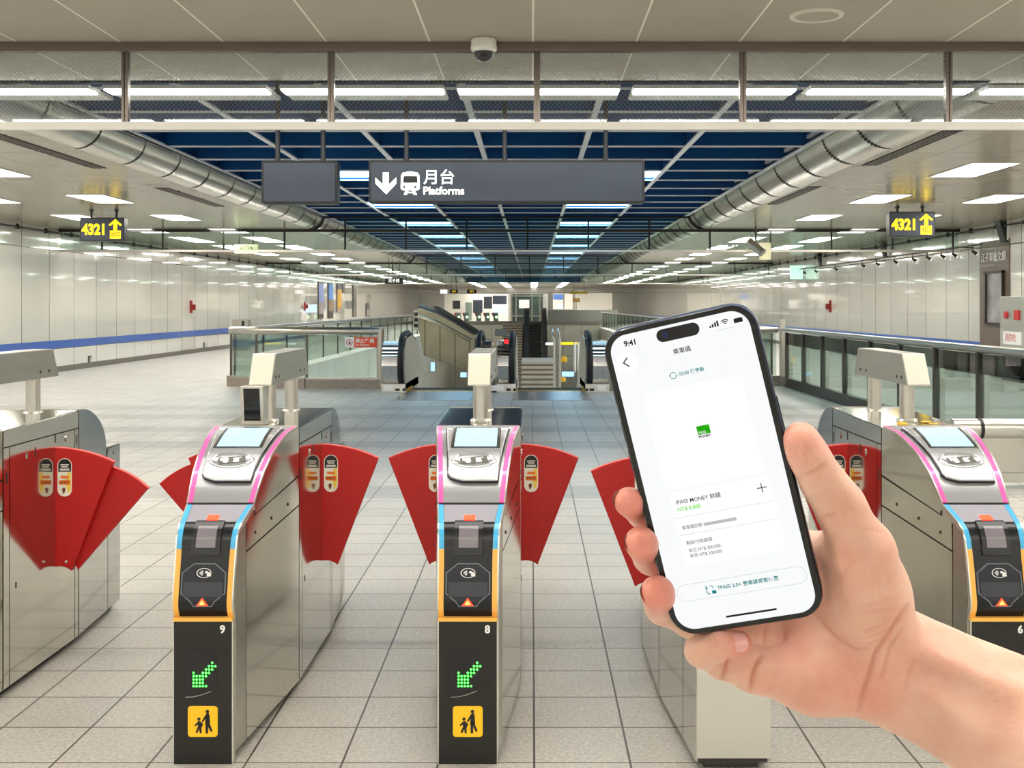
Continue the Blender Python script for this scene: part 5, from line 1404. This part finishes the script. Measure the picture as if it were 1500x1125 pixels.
# cut to the surface (naive surface nets)
ins = D < 0
c = np.zeros((nx-1, ny-1, nz-1), np.int8)
for i in (0, 1):
    for j in (0, 1):
        for k in (0, 1): c += ins[i:nx-1+i, j:ny-1+j, k:nz-1+k]
cells = np.argwhere((c > 0) & (c < 8))
idx = -np.ones(c.shape, np.int32); idx[tuple(cells.T)] = np.arange(len(cells))
acc = np.zeros((len(cells), 3)); cnt = np.zeros(len(cells))
corner = [(i, j, k) for i in (0, 1) for j in (0, 1) for k in (0, 1)]
dv = {q: D[cells[:, 0]+q[0], cells[:, 1]+q[1], cells[:, 2]+q[2]].astype(np.float64) for q in corner}
for q in corner:
    for ax in range(3):
        if q[ax]: continue
        p = list(q); p[ax] = 1; p = tuple(p)
        m_ = (dv[q] < 0) != (dv[p] < 0)
        t = dv[q]/(dv[q]-dv[p]+1e-20)
        pos = np.repeat(np.array(q, float)[None], len(cells), 0); pos[:, ax] += t
        acc[m_] += pos[m_]; cnt[m_] += 1
V = lo+h*(cells+acc/cnt[:, None])
faces = []
for ax in range(3):
    b1, b2 = [q for q in range(3) if q != ax]
    A = [slice(1, n-1) for n in (nx, ny, nz)]
    s0 = list(A); s1 = list(A); s0[ax] = slice(0, (nx, ny, nz)[ax]-1); s1[ax] = slice(1, (nx, ny, nz)[ax])
    e0 = ins[tuple(s0)]; e1 = ins[tuple(s1)]
    w_ = np.argwhere(e0 != e1); 
    fl_ = e0[tuple(w_.T)]
    w_ = w_+np.array([0 if q == ax else 1 for q in range(3)])
    def cell(o1, o2):
        q = w_.copy(); q[:, b1] -= o1; q[:, b2] -= o2; return idx[tuple(q.T)]
    quad = np.stack([cell(1, 1), cell(0, 1), cell(0, 0), cell(1, 0)], 1)
    flip = fl_ if ax != 1 else ~fl_
    quad[~flip] = quad[~flip][:, ::-1]
    faces.append(quad)
faces = np.concatenate(faces); faces = faces[(faces >= 0).all(1)]
# even out the mesh
edges = np.concatenate([faces[:, [0, 1]], faces[:, [1, 2]], faces[:, [2, 3]], faces[:, [3, 0]]])
deg = np.bincount(edges[:, 0], minlength=len(V))+np.bincount(edges[:, 1], minlength=len(V))
for it in range(4):
    s_ = np.zeros_like(V)
    for ax in range(3):
        s_[:, ax] = np.bincount(edges[:, 0], V[edges[:, 1], ax], len(V))+np.bincount(edges[:, 1], V[edges[:, 0], ax], len(V))
    V = V*.5+s_/np.maximum(deg, 1)[:, None]*.5
# normals, skin creases, warmth of the tips
def normals(V):
    n = np.cross(V[faces[:, 2]]-V[faces[:, 0]], V[faces[:, 3]]-V[faces[:, 1]]); o = np.zeros_like(V)
    for j in range(4):
        for ax in range(3): o[:, ax] += np.bincount(faces[:, j], n[:, ax], len(V))
    return o/np.maximum(np.linalg.norm(o, axis=1), 1e-12)[:, None]
Nn = normals(V)
if (Nn*(V-V.mean(0))).sum() < 0: faces = faces[:, ::-1]; Nn = -Nn
U2 = CX+F*V[:, 0]/V[:, 1]; V2 = CY-F*(V[:, 2]-EYE)/V[:, 1]
front = Nn[:, 1] < .15
CRE = [([(1192, 899), (1212, 922), (1230, 939), (1255, 952), (1275, 950)], 2.6, .0006), ([(1329, 887), (1304, 929), (1282, 957), (1270, 997), (1258, 1039)], 3.0, .0011), ([(1322, 922), (1304, 949), (1297, 975), (1292, 992)], 2.6, .0007),
       ([(1067, 966), (1063, 983), (1057, 997)], 2.6, .0014), ([(1116, 960), (1105, 983), (1099, 1010)], 3.0, .0018), ([(1122, 915), (1120, 945)], 2.4, .0008), ([(1148, 913), (1149, 940)], 2.4, .0006),
       ([(1174, 699), (1191, 691), (1211, 679)], 2.6, .0006), ([(1205, 757), (1222, 754)], 2.6, .0006), ([(1262, 927), (1280, 920), (1303, 914)], 2.2, .0004), ([(1264, 936), (1290, 928), (1314, 915)], 2.2, .0004), ([(1268, 946), (1290, 938), (1300, 928)], 2.2, .0005),
       ([(1265, 898), (1290, 893), (1312, 895)], 2.0, .0003), ([(1262, 890), (1285, 882), (1318, 872)], 2.0, .0003), ([(1340, 965), (1332, 985), (1325, 1010)], 2.4, .0004), ([(1040, 934), (1043, 948)], 2.0, .0003), ([(1047, 933), (1050, 948)], 2.0, .0003), ([(1240, 770), (1270, 775), (1296, 782)], 2.2, .0003), ([(1218, 860), (1240, 835), (1256, 815)], 3, .0003)]
crease = np.zeros(len(V))
for pl, wd, dp in CRE:
    best = np.full(len(V), 1e9)
    for a, b in zip(pl, pl[1:]):
        a = np.array(a, float); b = np.array(b, float); d = b-a
        t = np.clip(((U2-a[0])*d[0]+(V2-a[1])*d[1])/(d @ d), 0, 1)
        best = np.minimum(best, np.hypot(U2-a[0]-t*d[0], V2-a[1]-t*d[1]))
    L_ = np.hypot(U2-(pl[0][0]+pl[-1][0])/2, V2-(pl[0][1]+pl[-1][1])/2)/(np.hypot(pl[0][0]-pl[-1][0], pl[0][1]-pl[-1][1])*.62+1)
    g_ = np.exp(-(best/(wd*1.25))**2)*front*np.clip(1.35-L_**2*1.3, 0, 1)
    V -= Nn*(g_*dp)[:, None]; crease = np.maximum(crease, g_*min(.9, (dp/.0016)))
warm = np.zeros(len(V))
for nm, ch in FING.items():
    c_ = PP(*ch[-1][:3]); r_ = px(ch[-1][3], ch[-1][2])
    warm = np.maximum(warm, np.exp(-(np.linalg.norm(V-c_, axis=1)/(r_*2.1))**2)*(1.0 if nm != 'thumb' else .7))
for u, v, Y, r, a_ in ((1265, 1010, .535, .022, .42), (1120, 1000, .545, .018, .22), (1150, 930, .55, .02, .35), (1225, 850, .51, .018, .18), (1200, 1010, .54, .02, .3)):
    warm = np.maximum(warm, a_*np.exp(-(np.linalg.norm(V-PP(u, v, Y), axis=1)/r)**2))
me = bpy.data.meshes.new('hand_and_forearm')
me.vertices.add(len(V)); me.vertices.foreach_set('co', V.astype(np.float32).ravel())
me.loops.add(faces.size); me.loops.foreach_set('vertex_index', faces.astype(np.int32).ravel())
me.polygons.add(len(faces)); me.polygons.foreach_set('loop_start', np.arange(0, faces.size, 4, dtype=np.int32)); me.polygons.foreach_set('loop_total', np.full(len(faces), 4, np.int32))
me.update(calc_edges=True); me.validate()
me.polygons.foreach_set('use_smooth', [True]*len(me.polygons))
at_ = me.attributes.new('skin_tone', 'FLOAT_COLOR', 'POINT')
colr = np.zeros((len(V), 4), np.float32); colr[:, 0] = warm; colr[:, 1] = crease; colr[:, 3] = 1
at_.data.foreach_set('color', colr.ravel())
m, nt, b = principled('skin')
an = N(nt, 'ShaderNodeAttribute', attribute_name='skin_tone'); sp = N(nt, 'ShaderNodeSeparateColor'); nt.links.new(an.outputs['Color'], sp.inputs[0])
tc = N(nt, 'ShaderNodeTexCoord')
n1 = N(nt, 'ShaderNodeTexNoise'); n1.inputs['Scale'].default_value = 55; n1.inputs['Detail'].default_value = 5; nt.links.new(tc.outputs['Object'], n1.inputs['Vector'])
def mixc(fac, a, b_):
    x = N(nt, 'ShaderNodeMix', data_type='RGBA')
    if isinstance(fac, float): x.inputs['Factor'].default_value = fac
    else: nt.links.new(fac, x.inputs['Factor'])
    for s_, q in ((6, a), (7, b_)):
        if isinstance(q, tuple): x.inputs[s_].default_value = q
        else: nt.links.new(q, x.inputs[s_])
    return x.outputs[2]
mr = N(nt, 'ShaderNodeMapRange'); mr.inputs['From Min'].default_value = .35; mr.inputs['From Max'].default_value = .7; nt.links.new(n1.outputs['Fac'], mr.inputs['Value'])
base = mixc(mr.outputs['Result'], lin((222, 182, 160)), lin((210, 160, 138)))
base = mixc(sp.outputs[0], base, lin((222, 138, 122)))
base = mixc(sp.outputs[1], base, lin((190, 122, 96)))
nt.links.new(base, b.inputs['Base Color'])
b.inputs['Roughness'].default_value = .40; b.inputs['Specular IOR Level'].default_value = .35
b.inputs['Subsurface Weight'].default_value = .25; b.inputs['Subsurface Radius'].default_value = (1, .35, .2); b.inputs['Subsurface Scale'].default_value = .004
v1 = N(nt, 'ShaderNodeTexVoronoi'); v1.inputs['Scale'].default_value = 900; nt.links.new(tc.outputs['Object'], v1.inputs['Vector'])
n2 = N(nt, 'ShaderNodeTexNoise'); n2.inputs['Scale'].default_value = 260; n2.inputs['Detail'].default_value = 3; nt.links.new(tc.outputs['Object'], n2.inputs['Vector'])
ad = N(nt, 'ShaderNodeMath', operation='ADD'); nt.links.new(v1.outputs['Distance'], ad.inputs[0]); nt.links.new(n2.outputs['Fac'], ad.inputs[1])
bp = N(nt, 'ShaderNodeBump'); bp.inputs['Strength'].default_value = .22; bp.inputs['Distance'].default_value = .0006
nt.links.new(ad.outputs[0], bp.inputs['Height']); nt.links.new(bp.outputs['Normal'], b.inputs['Normal'])
me.materials.append(m)
person = tag(link('person', me), "person's bare right hand and forearm gripping the phone from below right", 'person')
# fingernails
M['nail'] = mat('fingernail', (226, 166, 160), .22, coat=.4)
def nail(a, b, ra, rb, face, s0, s1, ha, bulge=.0004):
    a = Vector(a); b = Vector(b); d = (b-a).normalized(); f = Vector(face); f = (f-d*f.dot(d)).normalized(); q = d.cross(f)
    vs = []; NS, NA = 9, 9
    for i in range(NS):
        x = i/(NS-1); s = s0+(s1-s0)*x
        r = ra+(rb-ra)*min(max(s, 0), 1)+bulge
        w = ha*math.sqrt(max(0.05, 1-max(0, (abs(2*x-1)-.55)/.45)**2*.8))
        for j in range(NA):
            t = w*(2*j/(NA-1)-1); vs.append(a+(b-a)*s+(f*math.cos(t)+q*math.sin(t))*r)
    top = len(vs); vs += [v-(f*.0006) for v in vs]
    fs = [(i*NA+j, i*NA+j+1, (i+1)*NA+j+1, (i+1)*NA+j) for i in range(NS-1) for j in range(NA-1)]
    fs += [tuple(k+top for k in q_[::-1]) for q_ in fs]
    return MB().add(vs, fs).build('fingernail', M['nail'], person, smooth=50)
def nail_on(nm, face, s0, s1, ha, bulge=-.0005):
    A_, B_ = FING[nm][-2], FING[nm][-1]
    nail(PP(*A_[:3]), PP(*B_[:3]), px(A_[3], A_[2]), px(B_[3], B_[2]), face, s0, s1, ha, bulge)
nail_on('pinky', (-.1, -1, .35), .12, 1.22, .75, .0003)
nail_on('thumb', (.75, .75, .1), -.1, 1.25, .8)
nail_on('index', (-1, .45, .2), .45, 1.2, .8); nail_on('middle', (-1, .1, -.1), .5, 1.15, .8); nail_on('ring', (-1, -.15, -.1), .5, 1.15, .8)
# ---------------------------------------------------------------- world and render look
w = bpy.data.worlds.new('world'); SC.world = w; w.use_nodes = True
w.node_tree.nodes['Background'].inputs[0].default_value = (.9, .95, 1, 1)
w.node_tree.nodes['Background'].inputs[1].default_value = 0.2
SC.view_settings.view_transform = 'Standard'; SC.view_settings.look = 'None'
SC.view_settings.gamma = 1.0; SC.view_settings.use_curve_mapping = False
SC.view_settings.exposure = 0.0
SC.cycles.use_denoising = True
SC.cycles.sample_clamp_indirect = 8.0
SC.cycles.max_bounces = 8; SC.cycles.diffuse_bounces = 4; SC.cycles.glossy_bounces = 4; SC.cycles.transparent_max_bounces = 24
SC.cycles.transmission_bounces = 4
